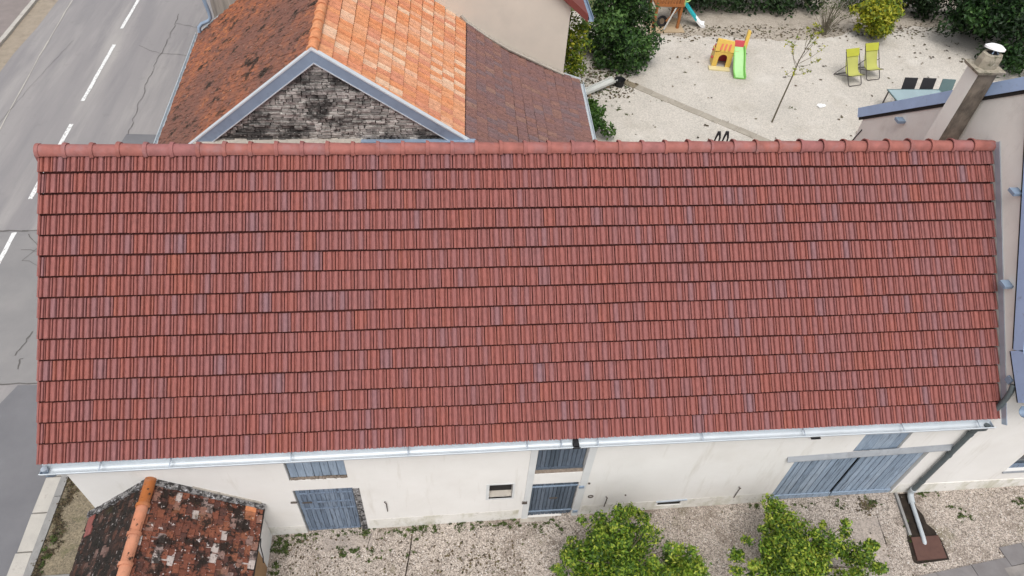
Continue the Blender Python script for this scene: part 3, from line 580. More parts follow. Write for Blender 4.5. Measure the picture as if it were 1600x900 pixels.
part('wall_tie', MB().tube([(9.33, WY - .02, 1.60), (9.33, WY + .01, 1.60)], .025, 8).tube([(10.17, WY - .02, 1.0), (10.17, WY + .01, 1.0)], .018, 8), M['iron'], barn, 50)
# lead strip up the neighbour's wall
part('abutment_flashing', MB().obox(onroof(16.768, 2.5, .13), sl * 2.60, Vector((.006, 0, 0)), nrm * .06), M['zinc'], barn)
# two forked hooks standing behind the ridge
for k, (x, lb) in enumerate(((11.52, 'left one of two black forked metal hooks behind the ridge'), (11.67, 'right one of two black forked metal hooks behind the ridge'))):
    h = thing('roof_hook', lb, 'hook', (x, RD + .16, Hr - .02), 0, 'black hooks behind the ridge')
    t = .017
    part('prong', MB().tube([(x - .05, RD + .17, Hr - .04), (x - .03, RD + .18, Hr + .10), (x + .0, RD + .19, Hr + .215)], [t * .7, t, t * 1.5], 6), M['black'], h)
    part('prong', MB().tube([(x + .045, RD + .17, Hr - .04), (x + .045, RD + .18, Hr + .09), (x + .01, RD + .19, Hr + .215)], [t * .7, t, t * 1.3], 6), M['black'], h)

# ================================================================== STONE HOUSE BEHIND (orange, brown and mossy slopes)
sh = thing('stone_house', 'stone gabled house with mossy, new orange and dark brown tile slopes', 'house', (4, 11, .1))
YG = 7.6; AP = (3.96, 6.63); SLL, SLR = .774, .699
def zl(x): return AP[1] - SLL * (AP[0] - x)
def zr(x): return AP[1] - SLR * (x - AP[0])
xe0, xe1 = -.45, -1.0      # left eave near / far
mb = MB().prism([(.0, YG + .09, -.3), (10.7, YG + .09, -.3), (10.7, YG + .09, 2.0), (7.2, YG + .09, zr(7.2) - .12), (AP[0], YG + .09, AP[1] - .12), (.0, YG + .09, zl(0) - .12)], (0, .3, 0))
gw = part('gable_wall', mb, M['mortar'], sh)
mb = MB().box(-.2, .1, YG + .4, 15.4, -.3, 3.2); mb.box(10.5, 10.75, YG + .4, 13.9, -.2, 2.1); part('side_wall', mb, M['plasterold'], sh)
# stones
z = 4.40; ns = 0; extra = MB()
while z < 6.45:
    h = R_.uniform(.062, .10); zc = z + h
    xa = AP[0] - (AP[1] - .16 - zc) / SLL; xb = AP[0] + (AP[1] - .16 - zc) / SLR; x = xa + R_.uniform(0, .06)
    while x < xb - .05:
        w = min(R_.choice((.11, .14, .18, .23, .3)) * R_.uniform(.85, 1.15), xb - x); w = max(w, .05)
        j = lambda a: R_.uniform(-a, a); d = YG + .04 + j(.03); g = .010
        p = [(x + g + j(.01), d, z + g + j(.006)), (x + w - g + j(.01), d + j(.01), z + g + j(.008)), (x + w - g + j(.01), d + j(.01), zc - g + j(.008)), (x + g + j(.01), d, zc - g + j(.006))]
        cx = sum(q[0] for q in p) / 4; cz = sum(q[2] for q in p) / 4
        bk = [(cx + (q[0] - cx) * 1.08, YG + .1, cz + (q[2] - cz) * 1.1) for q in p]; mid = [(cx + (q[0] - cx) * 1.06, q[1] + .014, cz + (q[2] - cz) * 1.06) for q in p]
        m_ = MB(); m_.tint = R_.random()
        fs = [(0, 1, 2, 3)] + [(4 + i, 4 + (i + 1) % 4, (i + 1) % 4, i) for i in range(4)] + [(8 + i, 8 + (i + 1) % 4, 4 + (i + 1) % 4, 4 + i) for i in range(4)]
        m_.add(p + mid + bk, fs); ns += 1; x += w
        if ns <= 300: part('stone', m_, M['stone'], gw)
        else: extra.tint = m_.tint; extra.add(p + mid + bk, fs)
    z = zc
if extra.v: part('gable_stones', extra, M['stone'], gw, kind='stuff')
# roof decks
YF = 15.75
lf = MB().add([(xe0, YG + .02, zl(xe0) - .06), (AP[0], YG + .02, AP[1] - .05), (AP[0], YF, AP[1] - .05), (xe1, YF, zl(xe1) - .06), (xe0, YG + .02, zl(xe0) - .2), (AP[0], YG + .02, AP[1] - .2), (AP[0], YF, AP[1] - .2), (xe1, YF, zl(xe1) - .2)], [(0, 3, 2, 1), (4, 5, 6, 7), (0, 1, 5, 4), (7, 6, 2, 3), (0, 4, 7, 3)])
lroof = part('mossy_roof', lf, M['dark'], sh)
fm = prof_mesh([(.03, -.01), (.04, .012), (.96, .012), (.97, -.01)], .165, .24, .042, .014, head=.106)
def ft(Mx):
    q = R_.random()
    return min(.999, max(0, R_.gauss(.55, .2)))
emit('flat_tile', 'flat_tiles', fm, field((xe1, YF, zl(xe1)), (xe0, YG + .05, zl(xe0)), (AP[0] - .05, YG + .05, AP[1] - .04), (AP[0] - .05, YF, AP[1] - .04), 50, 50, .5, .008, .016, .04, False), M['flat'], lroof, 0, None, ft)
for (x, y, tn) in ((1.95, 8.16, .9), (1.78, 8.14, .95), (2.08, 8.32, .85)):   # three replaced pale orange tiles
    mb = MB(); mb.tint = tn; c = Vector((x, y, zl(x) + .035)); v = Vector((1, 0, SLL)).normalized()
    mb.obox(c, Vector((0, -.08, 0)), v * .12, v.cross(Vector((0, 1, 0))) * -.009); part('replaced_tile', mb, M['orange'], lroof)
# right slopes
XB0, XB1 = 7.14, 7.46
of = MB().add([(AP[0], YG + .02, AP[1] - .05), (XB0, YG + .02, zr(XB0) - .06), (XB1, 14.9, zr(XB1) - .06), (AP[0], 14.9, AP[1] - .05), (AP[0], YG + .02, AP[1] - .2), (XB0, YG + .02, zr(XB0) - .2), (XB1, 14.9, zr(XB1) - .2), (AP[0], 14.9, AP[1] - .2)], [(0, 1, 2, 3), (7, 6, 5, 4), (4, 5, 1, 0), (2, 6, 7, 3)])
oroof = part('orange_roof', of, M['dark'], sh)
OP = [(.015, 0), (.03, .014), (.10, .018), (.16, .008), (.44, .008), (.48, .018), (.56, .018), (.60, .008), (.88, .008), (.92, .016), (.975, .014), (.985, 0)]
om = prof_mesh(OP, .225, .40, .030, .022, head=.338)
def ot(Mx):
    q = R_.random()
    if q < .10: return R_.uniform(.9, .999)
    if q < .3: return R_.uniform(0, .2)
    return min(.95, max(.05, R_.gauss(.5, .17)))
emit('orange_tile', 'orange_tiles', om, field((XB0, YG + .06, zr(XB0)), (XB1, 14.6, zr(XB1)), (AP[0] + .06, 14.6, AP[1] - .035), (AP[0] + .06, YG + .06, AP[1] - .035), 31, 11, 0, .004, .004, .006), M['orange'], oroof, 300, 40, ot)
# brown lower slope, bending flatter towards the eave
ZB0, ZB1 = zr(XB0) - .01, zr(XB1) - .01
secs = [((XB0 + .02, ZB0), (XB1 + .02, ZB1), 14.3), ((8.55, 3.55), (8.75, 3.30), 13.95), ((9.8, 2.83), (9.9, 2.77), 13.95), ((10.92, 2.26), (11.16, 2.26), 13.95)]
bm_ = prof_mesh(OP, .225, .36, .030, .02, head=.30)
def brt(Mx): return min(.999, max(0, R_.gauss(.45, .22)))
mbd = MB(); pl_ = []
for (a, b, ya), (c, d, yb) in zip(secs[:-1], secs[1:]):
    y0 = YG + .06
    mbd.add([(a[0], y0, a[1] - .06), (c[0], y0, c[1] - .06), (d[0], yb, d[1] - .06), (b[0], yb, b[1] - .06), (a[0], y0, a[1] - .2), (c[0], y0, c[1] - .2), (d[0], yb, d[1] - .2), (b[0], yb, b[1] - .2)], [(0, 1, 2, 3), (7, 6, 5, 4), (4, 5, 1, 0), (3, 2, 6, 7)])
    ln = math.hypot(c[0] - a[0], c[1] - a[1])
    pl_ += field((c[0], y0, c[1]), (d[0], yb, d[1]), (b[0], yb, b[1]), (a[0], y0, a[1]), 28, max(1, round(ln / .33)), 0, .004, .005, .008)
broof = part('brown_roof', mbd, M['dark'], sh)
emit('brown_tile', 'brown_tiles', bm_, pl_, M['brown'], broof, 300, 40, brt)
# ridge caps
for i in range(20):
    y0 = YG + .06 + i * .40; mb = MB(); mb.tint = R_.uniform(.05, .5)
    halfpipe(mb, (AP[0], y0, AP[1] + .0), (AP[0], y0 + .43, AP[1] - .012), .115, (0, 0, 1), 8, 170); halfpipe(mb, (AP[0], y0, AP[1] + .01), (AP[0], y0 + .06, AP[1] + .01), .128, (0, 0, 1), 8, 170)
    part('ridge_cap', mb, M['orange'], sh, 45)
# zinc rakes: fascia with a folded lip, its sky highlight painted as paler zinc
def rake(xa, za, xb, zb):
    a = Vector((xa, 0, za)); b = Vector((xb, 0, zb)); d = (b - a).normalized(); k = 1 / abs(d.x)
    f = part('rake_flashing', MB().prism([(xa, YG - .02, za - .19 * k), (xb, YG - .02, zb - .19 * k), (xb, YG - .02, zb + .03 * k), (xa, YG - .02, za + .03 * k)], (0, .032, 0)), M['zincdark'], sh)
    part('lip', MB().prism([(xa, YG - .03, za + .031 * k), (xb, YG - .03, zb + .031 * k), (xb, YG - .03, zb + .062 * k), (xa, YG - .03, za + .062 * k)], (0, .13, 0)), M['zincbright'], f)
    part('drip_edge', MB().prism([(xa, YG - .035, za - .21 * k), (xb, YG - .035, zb - .21 * k), (xb, YG - .035, zb - .191 * k), (xa, YG - .035, za - .191 * k)], (0, .025, 0)), M['zincbright'], f)
rake(-.45, zl(-.45) + .03, AP[0] - .001, AP[1] + .03); rake(AP[0] + .001, AP[1] + .03, 7.3, zr(7.3) + .03)
part('mortar_flashing', MB().hexa([(1.0, 7.45, 4.3), (4.75, 7.45, 4.3), (4.75, 7.66, 4.3), (1.0, 7.66, 4.3), (1.0, 7.47, 4.40), (4.75, 7.47, 4.40), (4.75, 7.66, 4.47), (1.0, 7.66, 4.47)]), M['palemortar'], sh)
part('zinc_flashing', MB().box(4.75, 7.4, 7.48, 7.66, 4.3, 4.43).box(4.75, 7.42, 7.5, 7.62, 4.431, 4.455), M['zincdark'], sh)
# gutters
def box_gutter(pts, w, h):
    prof = [(-w / 2, h), (-w / 2 - .012, h), (-w / 2 - .012, -.01), (w / 2 + .012, -.01), (w / 2 + .012, h), (w / 2, h), (w / 2, 0), (-w / 2, 0)]
    return MB().sweep(prof, [(p, (1, 0, 0), (0, 0, 1)) for p in pts], closed=True)
part('gutter', box_gutter([(xe0 - .10, YG + .0, zl(xe0) - .13), (xe1 - .10, YF + .2, zl(xe1) - .13)], .15, .09), M['zincbright'], sh)
part('gutter', box_gutter([(11.0, YG + .1, 2.13), (11.24, 13.97, 2.13)], .12, .11), M['zincbright'], sh)
part('end_flashing', MB().bar((10.55, 13.97, 2.50), (11.2, 13.97, 2.28), .06, .09), M['zincbright'], sh)
part('end_flashing', MB().bar((xe1, YF + .03, zl(xe1) + .04), (-.25, YF + .03, zl(-.25) + .04), .08, .06), M['zincbright'], sh)
part('wall_flashing', MB().tube([(7.3, 13.93, 4.42), (7.46, 13.90, 4.24), (8.1, 13.87, 3.80), (8.75, 13.84, 3.42), (9.9, 13.84, 2.87), (10.6, 13.84, 2.55)], .055, 6), M['palemortar'], sh)

# ================================================================== BEIGE HOUSE behind, GREY BUILDING by the road
bh = thing('beige_house', 'beige rendered gable wall behind the brown tile slope', 'house', (8, 18, .2))
part('wall', MB().prism([(6.2, 13.92, -.2), (10.6, 13.92, -.2), (10.6, 13.92, 4.72), (6.2, 13.92, 8.4)], (0, .35, 0)).box(10.25, 10.599, 14.27, 24, -.2, 4.7), M['beige'], bh)
rv = MB(); a = Vector((11.12, 0, 4.52)); b = Vector((6.2, 0, 8.62)); d = (b - a)
rv.add([(a.x, 13.72, a.z - .16), (b.x, 13.72, b.z - .16), (b.x, 24, b.z - .16), (a.x, 24, a.z - .16), (a.x, 13.72, a.z + .06), (b.x, 13.72, b.z + .06), (b.x, 24, b.z + .06), (a.x, 24, a.z + .06)], [(0, 1, 2, 3), (7, 6, 5, 4), (4, 5, 1, 0), (3, 2, 6, 7), (0, 3, 7, 4)])
part('roof', rv, M['vergered'], bh)
part('gutter', box_gutter([(11.22, 13.7, 4.40), (11.22, 24, 4.40)], .12, .11), M['zincdark'], bh)
gb_ = thing('roadside_building', 'streaked grey gable wall of the roadside building at the top edge', 'building', (1.5, 18, 0))
part('wall', MB().prism([(-.42, 15.78, -.2), (6.0, 15.78, -.2), (6.0, 15.78, 8.6), (2.6, 15.78, 8.6), (-.42, 15.78, 5.2)], (0, .35, 0)).box(-.42, -.1, 16.13, 26, -.2, 5.1), M['greywall'], gb_)
part('roof', MB().add([(-.9, 15.6, 4.85), (2.6, 15.6, 8.85), (2.6, 26, 8.85), (-.9, 26, 4.85), (-.9, 15.6, 4.7), (2.6, 15.6, 8.7), (2.6, 26, 8.7), (-.9, 26, 4.7)], [(0, 1, 2, 3), (7, 6, 5, 4), (4, 5, 1, 0), (2, 6, 7, 3), (0, 3, 7, 4)]), M['flat'], gb_)
part('downpipe', MB().tube([(-1.45, 15.9, 4.36), (-1.1, 15.74, 4.30), (-.70, 15.68, 4.16), (-.56, 15.66, 4.0), (-.50, 15.66, 3.56), (-.50, 15.66, 3.40), (-.58, 15.64, 3.30), (-.80, 15.60, 3.22), (-.90, 15.58, 3.12), (-.93, 15.56, 2.96)], .058, 10), M['zincdark'], gb_, 50)
part('gutter', box_gutter([(-1.5, 15.5, 4.6), (-1.5, 26, 4.6)], .12, .11), M['zincbright'], gb_)

# ================================================================== RIGHT HOUSE
rh = thing('right_house', 'taller cream house with blue zinc rakes against the right end', 'house', (20, 4, .4))
XG = 16.78
PF = [(-.16, 4.32), (.60, 4.84), (3.70, 8.33), (7.66, 5.13)]     # roof profile y, z
mb = MB().prism([(XG, WY - .02, -.2), (XG, WY - .02, 4.25), (XG, .64, 4.68), (XG, 3.70, 8.16), (XG, 7.45, 5.12), (XG, 7.45, -.2)], (.4, 0, 0)); part('gable_wall', mb, M['gableplaster'], rh)
part('front_wall', wall_xz(MB(), XG + .002, 26, -.2, 4.2, WY - .022, [(18.45, 19.55, 1.15, 2.35)], .2), M['plaster'], rh)
part('plinth', MB().box(16.79, 26, WY - .036, WY - .022, -.1, .78), M['plinth'], rh)
wf = MB()
for a, b, c, d in ((18.45, 18.56, 1.15, 2.35), (19.44, 19.55, 1.15, 2.35), (18.56, 19.44, 1.15, 1.25), (18.56, 19.44, 2.25, 2.35), (18.97, 19.03, 1.25, 2.25)): wf.box(a, b, WY + .05, WY + .10, c, d)
wi = part('window', wf, M['paint'], rh)
part('pane', MB().box(18.55, 19.45, WY + .105, WY + .12, 1.2, 2.3), M['pane'], wi)
part('window_sill', MB().box(18.42, 19.58, WY - .05, WY + .05, 1.10, 1.145), M['weathered'], rh)
XE = 26
rd = MB()
for (ya, za), (yb, zb) in zip(PF[:-1], PF[1:]):
    a, b = (XG + .1, XE); rd.add([(a, ya, za), (b, ya, za), (b, yb, zb), (a, yb, zb), (a, ya, za - .14), (b, ya, za - .14), (b, yb, zb - .14), (a, yb, zb - .14)], [(0, 1, 2, 3), (7, 6, 5, 4), (0, 3, 7, 4)])
rr = part('roof', rd, M['dark'], rh)
t1 = field((XG + .14, PF[0][0], PF[0][1] + .05), (XE, PF[0][0], PF[0][1] + .05), (XE, PF[1][0], PF[1][1] + .05), (XG + .14, PF[1][0], PF[1][1] + .05), 40, 3, 0, .004, .005, .01)
t1 += field((XG + .14, PF[1][0], PF[1][1] + .05), (XE, PF[1][0], PF[1][1] + .05), (XE, PF[2][0], PF[2][1] + .04), (XG + .14, PF[2][0], PF[2][1] + .04), 40, 12, 0, .004, .005, .01)
t1 += field((XE, PF[3][0], PF[3][1] + .05), (XG + .14, PF[3][0], PF[3][1] + .05), (XG + .14, PF[2][0], PF[2][1] + .04), (XE, PF[2][0], PF[2][1] + .04), 40, 14, 0, .004, .005, .01)
emit('roof_tile', 'roof_tiles', om, t1, M['orange'], rr, 40, 40, lambda q: R_.uniform(.2, .9))
def rake2(ya, za, yb, zb, w=.20, top=.12):
    a = Vector((0, ya, za)); b = Vector((0, yb, zb)); d = (b - a).normalized(); n = Vector((0, -d.z, d.y)); n = n if n.z > 0 else -n
    mb = MB().obox((a + b) / 2 + V(XG - .045, 0, 0) - n * (w / 2 - .10), (b - a) / 2, V(.014, 0, 0), n * (w / 2))
    f = part('rake_flashing', mb, M['zincblue'], rh)
    part('lip', MB().obox((a + b) / 2 + V(XG + .03, 0, 0) + n * .112, (b - a) / 2, V(.09, 0, 0), n * .012), M['zincblue'], f)
    part('shade_strip', MB().obox((a + b) / 2 + V(XG - .014, 0, 0) - n * (w - .07), (b - a) / 2, V(.013, 0, 0), n * .035), M['dark'], f)  # dark strip painted as the shade below the flashing
    return f
f1 = rake2(*PF[0], *PF[1], w=.26); rake2(*PF[1], *PF[2]); rake2(*PF[3], *PF[2])
for (y, z) in ((2.63, 6.80), (1.60, 5.50), (6.17, 5.92)):
    part('purlin_cap', MB().box(XG - .17, XG - .002, y - .085, y + .085, z - .03, z + .03), M['zincdark'], rh)
part('gutter', MB().sweep([(p * 1.1, q * 1.1) for p, q in gprof], [((XG - .02, -.23, 4.13), (0, 1, 0), (0, 0, 1)), ((XE, -.23, 4.13), (0, 1, 0), (0, 0, 1))]), M['zincdark'], rh, 50)
part('gutter_stop', MB().box(XG - .05, XG - .01, .30, .42, 4.22, 4.34), M['zincdark'], rh)
part('downpipe', MB().tube([(XG - .03, .24, 4.30), (XG - .05, .17, 4.18), (XG - .05, .14, 4.0), (XG - .05, .12, 3.62), (XG - .05, .05, 3.5)], .048, 10), M['pipegrey'], rh, 50)
part('wall_conduit', MB().tube([(XG - .01, 7.3, 4.9), (XG - .012, 7.44, 4.5), (XG - .012, 7.46, 3.5)], .014, 6), M['black'], rh)
# chimney
ch = part('chimney', MB().hexa([(16.30, 4.45, 5.0), (16.745, 4.45, 5.0), (16.745, 4.83, 5.0), (16.30, 4.83, 5.0), (16.33, 4.47, 8.05), (16.70, 4.47, 8.05), (16.70, 4.81, 8.05), (16.33, 4.81, 8.05)]), M['gableplaster'], rh)
part('dark_face', MB().hexa([(16.305, 4.441, 5.0), (16.743, 4.441, 5.0), (16.743, 4.448, 5.0), (16.305, 4.448, 5.0), (16.335, 4.461, 8.03), (16.697, 4.461, 8.03), (16.697, 4.468, 8.03), (16.335, 4.468, 8.03)]), M['darkrender'], ch, label='chimney front face in darker brown render')  # darker brown coat on the front face only
part('cap_slab', MB().hexa([(16.27, 4.41, 8.045), (16.77, 4.41, 8.045), (16.77, 4.87, 8.045), (16.27, 4.87, 8.045), (16.25, 4.39, 8.10), (16.79, 4.39, 8.105), (16.79, 4.89, 8.10), (16.25, 4.89, 8.105)]), M['mossymortar'], ch)
fl = MB()
for k in range(4): pass
ring = [(.205 * math.cos(math.pi / 4 * k + .39), .18 * math.sin(math.pi / 4 * k + .39)) for k in range(8)]
fl.sweep([(1, 0), (1, .15), (.86, .24), (.55, .25), (.5, .12)], [((16.54, 4.66, 8.10), (x, y, 0), (0, 0, 1)) for x, y in ring + ring[:1]])
part('flue_block', fl, M['mossymortar'], ch); part('flue_hole', MB().tube([(16.54, 4.66, 8.28), (16.54, 4.66, 8.345)], .10, 10), M['black'], ch)
cw = MB(); cdir = Vector((.12, .16, .97)).normalized(); cx_ = Vector((.96, .05, -.26)); cx_ = (cx_ - cdir * cx_.dot(cdir)).normalized(); cy_ = cdir.cross(cx_); cc = Vector((16.60, 4.74, 8.42))
rim = [cc + cx_ * .18 * math.cos(a) * (1 + .05 * math.sin(3 * a)) + cy_ * .17 * math.sin(a) for a in [2 * math.pi * k / 16 for k in range(16)]]
cw.add(rim + [p - cdir * .035 for p in rim] + [cc + cdir * .05] + [cc + (p - cc) * .6 + cdir * .04 for p in rim], [(33 + k, k, (k + 1) % 16) if False else (k, (k + 1) % 16, 33 + (k + 1) % 16, 33 + k) for k in range(16)] + [(33 + k, 33 + (k + 1) % 16, 32) for k in range(16)] + [(16 + k, 16 + (k + 1) % 16, (k + 1) % 16, k) for k in range(16)] + [tuple(reversed(range(16, 32)))])
co = part('chimney_cowl', cw, M['white'], ch, 50)
part('cowl_stem', MB().tube([(16.5, 4.62, 8.33), (16.56, 4.68, 8.44), cc], .012, 6).tube([(16.62, 4.6, 8.33), cc], .012, 6), M['zincdark'], ch)

# ================================================================== SHED with mossy roof
sd_ = thing('shed', 'low lean-to shed with a mossy blackened tile roof and terracotta ridge', 'shed', (1.5, -1.4, 0))
RXs, RZs = 1.385, 2.60; EL = (.0, 1.46); ER = (3.06, 1.40); Y0, Y1 = WY - .01, -3.0
part('wall', MB().box(2.80, 2.97, -.52, WY - .02, -.3, 1.36), M['plaster'], sd_); part('wall', MB().box(.12, .3, -2.9, WY - .02, -.3, 1.42), M['plaster'], sd_)
mb = MB().box(2.80, 2.965, -2.9, -.525, -.3, 1.36).prism([(.3, -2.9, -.3), (2.8, -2.9, -.3), (2.8, -2.9, 1.38), (RXs, -2.9, 2.45), (.3, -2.9, 1.44)], (0, .2, 0)); part('ochre_wall', mb, M['ochre'], sd_)
ck = MB().tube([(2.978, -.30, .92), (2.975, -.42, .86), (2.975, -.5, .55), (2.972, -.58, .45)], .012, 5); part('wall_cable', ck, M['black'], sd_)
dk = MB()
for (x, z) in (EL, ER):
    P = [(x, Y0, z - .05), (RXs, Y0, RZs - .05), (RXs, Y1, RZs - .05), (x, Y1, z - .05)]; Q = [(a, b, c - .1) for a, b, c in P]
    dk.add(P + Q, [(0, 1, 2, 3), (7, 6, 5, 4), (0, 4, 5, 1), (2, 6, 7, 3), (0, 3, 7, 4)])
sr = part('roof', dk, M['dark'], sd_)
sm = prof_mesh([(.01, .0), (.03, .012), (.3, .016), (.7, .016), (.97, .012), (.99, 0)], .165, .22, .026, .016)
def st(Mx):
    q = R_.random()
    if q < .05: return R_.uniform(.93, .999)
    if q < .16: return R_.uniform(.7, .85)
    return min(.68, max(0, R_.gauss(.3, .2)))
emit('shed_tile', 'shed_tiles', sm, field((ER[0], Y1, ER[1]), (ER[0], Y0 - .02, ER[1]), (RXs, Y0 - .02, RZs), (RXs, Y1, RZs), 18, 18, .5, .012, .012, .06, False), M['mossy'], sr, 170, None, st)
emit('dark_shed_tile', 'dark_shed_tiles', sm, field((EL[0], Y0 - .02, EL[1]), (EL[0], Y1, EL[1]), (RXs, Y1, RZs), (RXs, Y0 - .02, RZs), 18, 16, .5, .012, .012, .06, False), M['mossydark'], sr, 150, None, lambda q: R_.random() ** 1.6 * .999)
# a few clean tiles at the eaves
for (x, y, mm, tn) in ((2.86, .02, 'orange', .25), (2.86, -.14, 'flat', .9), (.10, .03, 'tile', .7), (.10, -.13, 'tile', .6), (.13, -.28, 'tile', .5), (2.25, -.42, 'mossy', .62)):
    z = (RZs - (x - RXs) * (RZs - ER[1]) / (ER[0] - RXs)) if x > RXs else (EL[1] + (x - EL[0]) * (RZs - EL[1]) / (RXs - EL[0]))
    v = Vector((RXs - (ER[0] if x > RXs else EL[0]), 0, RZs - 1.43)).normalized(); u = Vector((0, 1, 0)); n = u.cross(v); n = n if n.z > 0 else -n
    mb = MB(); mb.tint = tn; mb.obox(Vector((x, y, z)) + n * .045, u * .08, v * .10, n * .010); part('clean_tile', mb, M[mm], sr)
mb = MB()
for (x, z) in (EL, ER):
    v = Vector((RXs - x, 0, RZs - z)).normalized(); nn = Vector((-v.z, 0, v.x)); nn = nn if nn.z > 0 else -nn
    for i in range(12):
        p = Vector((x, WY, z)) + Vector((RXs - x, 0, RZs - z)) * (i + .5) / 12; h = R_.uniform(.045, .075)
        mb.obox(p + nn * .045 + V(0, -.045 - R_.uniform(0, .015), 0), Vector((RXs - x, 0, RZs - z)) / 24 * 1.02, V(0, .055, .0), nn * h * .7)
part('mortar_flashing', mb, M['lichenmortar'], sd_)
mb = MB(); v = Vector((ER[0] - RXs, 0, ER[1] - RZs))
mb.obox(Vector((RXs, WY - .012, RZs)) + v * .68 + V(0, 0, .10), v * .31, V(0, .012, 0), V(0, 0, .05)); part('mortar_fillet', mb, M['palemortar'], sd_)
for i in range(7):
    y0 = WY - .0 - i * .50; mb = MB(); mb.tint = (0, .6, .8, .9, .5, .7, .6)[i]
    dx = R_.uniform(-.008, .008)
    halfpipe(mb, (RXs + dx, y0, RZs + .03), (RXs + dx, y0 - .52, RZs + .042), .098, (0, 0, 1), 9, 190, .092)
    halfpipe(mb, (RXs + dx, y0 - .475, RZs + .045), (RXs + dx, y0 - .53, RZs + .045), .116, (0, 0, 1), 9, 195)
    part('ridge_tile', mb, M['terracotta'], sd_, 45)

# ================================================================== FOLIAGE
rng = np.random.default_rng(5)
def leaf_mesh(clumps, n, size, up=.35, shell=.55, aspect=.5, tint=(.5, .22)):
    """many small folded leaves through the clumps (centre, radius)"""
    c = np.array([q[0] for q in clumps], float); r = np.array([q[1] if np.ndim(q[1]) else (q[1],) * 3 for q in clumps], float)
    w = r[:, 0] ** 2; idx = rng.choice(len(clumps), n, p=w / w.sum())
    d = rng.normal(size=(n, 3)); d /= np.linalg.norm(d, axis=1)[:, None]
    rad = (shell + (1 - shell) * rng.random(n)) * rng.choice([1, 1, 1, .75, 1.15, 1.35], n)
    p = c[idx] + d * r[idx] * rad[:, None]
    nn = d * .6 + rng.normal(size=(n, 3)) * .55 + np.array([0, 0, up]); nn /= np.linalg.norm(nn, axis=1)[:, None]
    a = np.cross(nn, rng.normal(size=(n, 3))); a /= np.linalg.norm(a, axis=1)[:, None]; b = np.cross(nn, a)
    s = size * rng.uniform(.6, 1.35, n)[:, None]
    P = np.stack([p - a * s, p - b * s * aspect + nn * s * .15, p + a * s, p + b * s * aspect + nn * s * .15], 1).reshape(-1, 3)
    ct = rng.normal(0, .14, len(clumps))
    t = np.clip(rng.normal(tint[0], tint[1], n) + ct[idx], 0, .999)
    mb = MB(); mb.v = [tuple(q) for q in P]; mb.f = [(4 * i, 4 * i + 1, 4 * i + 2, 4 * i + 3) for i in range(n)]; mb.t = [float(q) for q in t]
    return mb
def ell_clumps(c, r, n, cr, low=-.5):
    out = []
    while len(out) < n:
        d = rng.normal(size=3); d /= np.linalg.norm(d)
        if d[2] < low: continue
        k = rng.uniform(.25, .95); out.append((tuple(np.array(c) + d * np.array(r) * k), cr * rng.uniform(.6, 1.3)))
    return out
def shoots(c, r, n):
    out = []
    for _ in range(n):
        d = rng.normal(size=3); d[2] = abs(d[2]) * .8; d /= np.linalg.norm(d); k = rng.uniform(.90, 1.02)
        for q in (0, .07): out.append((tuple(np.array(c) + d * np.array(r) * (k + q)), rng.uniform(.07, .12)))
    return out
def plant(name, label, cat, base, clumps, n, size, m, trunk=.05, limbs=8, group=None, leaf='crown', tint=(.5, .22), up=.35, shell=.5, nstem=1, bark='bark', aspect=.5):
    t = thing(name, label, cat, base, 0, group); b = Vector(base)
    cm = sum((Vector(q[0]) for q in clumps), Vector()) / len(clumps)
    mb = MB(); top = b.lerp(cm, .85)
    mb.tube([b, b.lerp(cm, .35) + V(R_.uniform(-.05, .05), R_.uniform(-.05, .05), 0), b.lerp(cm, .6), top], [trunk, trunk * .8, trunk * .6, trunk * .3], 7)
    for i in range(limbs):
        q = Vector(clumps[(i * 7) % len(clumps)][0]); s0 = b.lerp(cm, R_.uniform(.25, .7)); mid = s0.lerp(q, .5) + V(0, 0, .05)
        mb.tube([s0, mid, q], [trunk * .45, trunk * .3, trunk * .1], 5)
    part('trunk' if trunk > .05 else 'stem', mb, M[bark], t, 60)
    part(leaf, leaf_mesh(clumps, n, size, up, shell, aspect, tint), m if not isinstance(m, str) else M[m], t)
    return t
# big dark tree behind the beige house corner
plant('leafy_tree', 'big round dark green tree beside the beige house', 'tree', (13.6, 18.6, G(13.6)), ell_clumps((13.65, 18.9, 1.75), (1.8, 1.5, 1.75), 64, .42, -.95), 13000, .08, 'leafdark', .09, 12, tint=(.52, .24))
# hedge along the back
hc = [((x + R_.uniform(-.25, .25), 22.95 + R_.uniform(-.45, .9), G(x) + R_.uniform(.2, 2.3)), R_.uniform(.45, .7)) for x in np.arange(17.2, 23.4, .34) for _ in range(3)]
plant('hedge', 'tall dark hedge along the back of the gravel yard', 'hedge', (20.5, 23.5, G(20.5)), hc, 13000, .085, 'leafhedge', .06, 10, leaf='foliage', tint=(.45, .25))
hc = [((x + R_.uniform(-.25, .25), 22.5 + R_.uniform(-.5, .9) - (x - 25) * .14, G(x) + R_.uniform(.2, 2.2)), R_.uniform(.45, .7)) for x in np.arange(25.2, 30.5, .36) for _ in range(3)]
plant('hedge', 'shaded dark hedge between the yellow shrub and the dark tree', 'hedge', (27.5, 22.8, G(27.5)), hc, 10000, .085, 'leafhedge', .06, 10, leaf='foliage', tint=(.3, .2))
yc = ell_clumps((24.85, 20.3, 1.5), (1.3, .85, 1.05), 36, .30, -.9)
plant('yellow_shrub', 'bright yellow green shrub behind the lime deck chairs', 'shrub', (25.0, 20.4, G(25)), yc, 5600, .075, 'leafyellow', .045, 9, leaf='foliage', tint=(.58, .26))
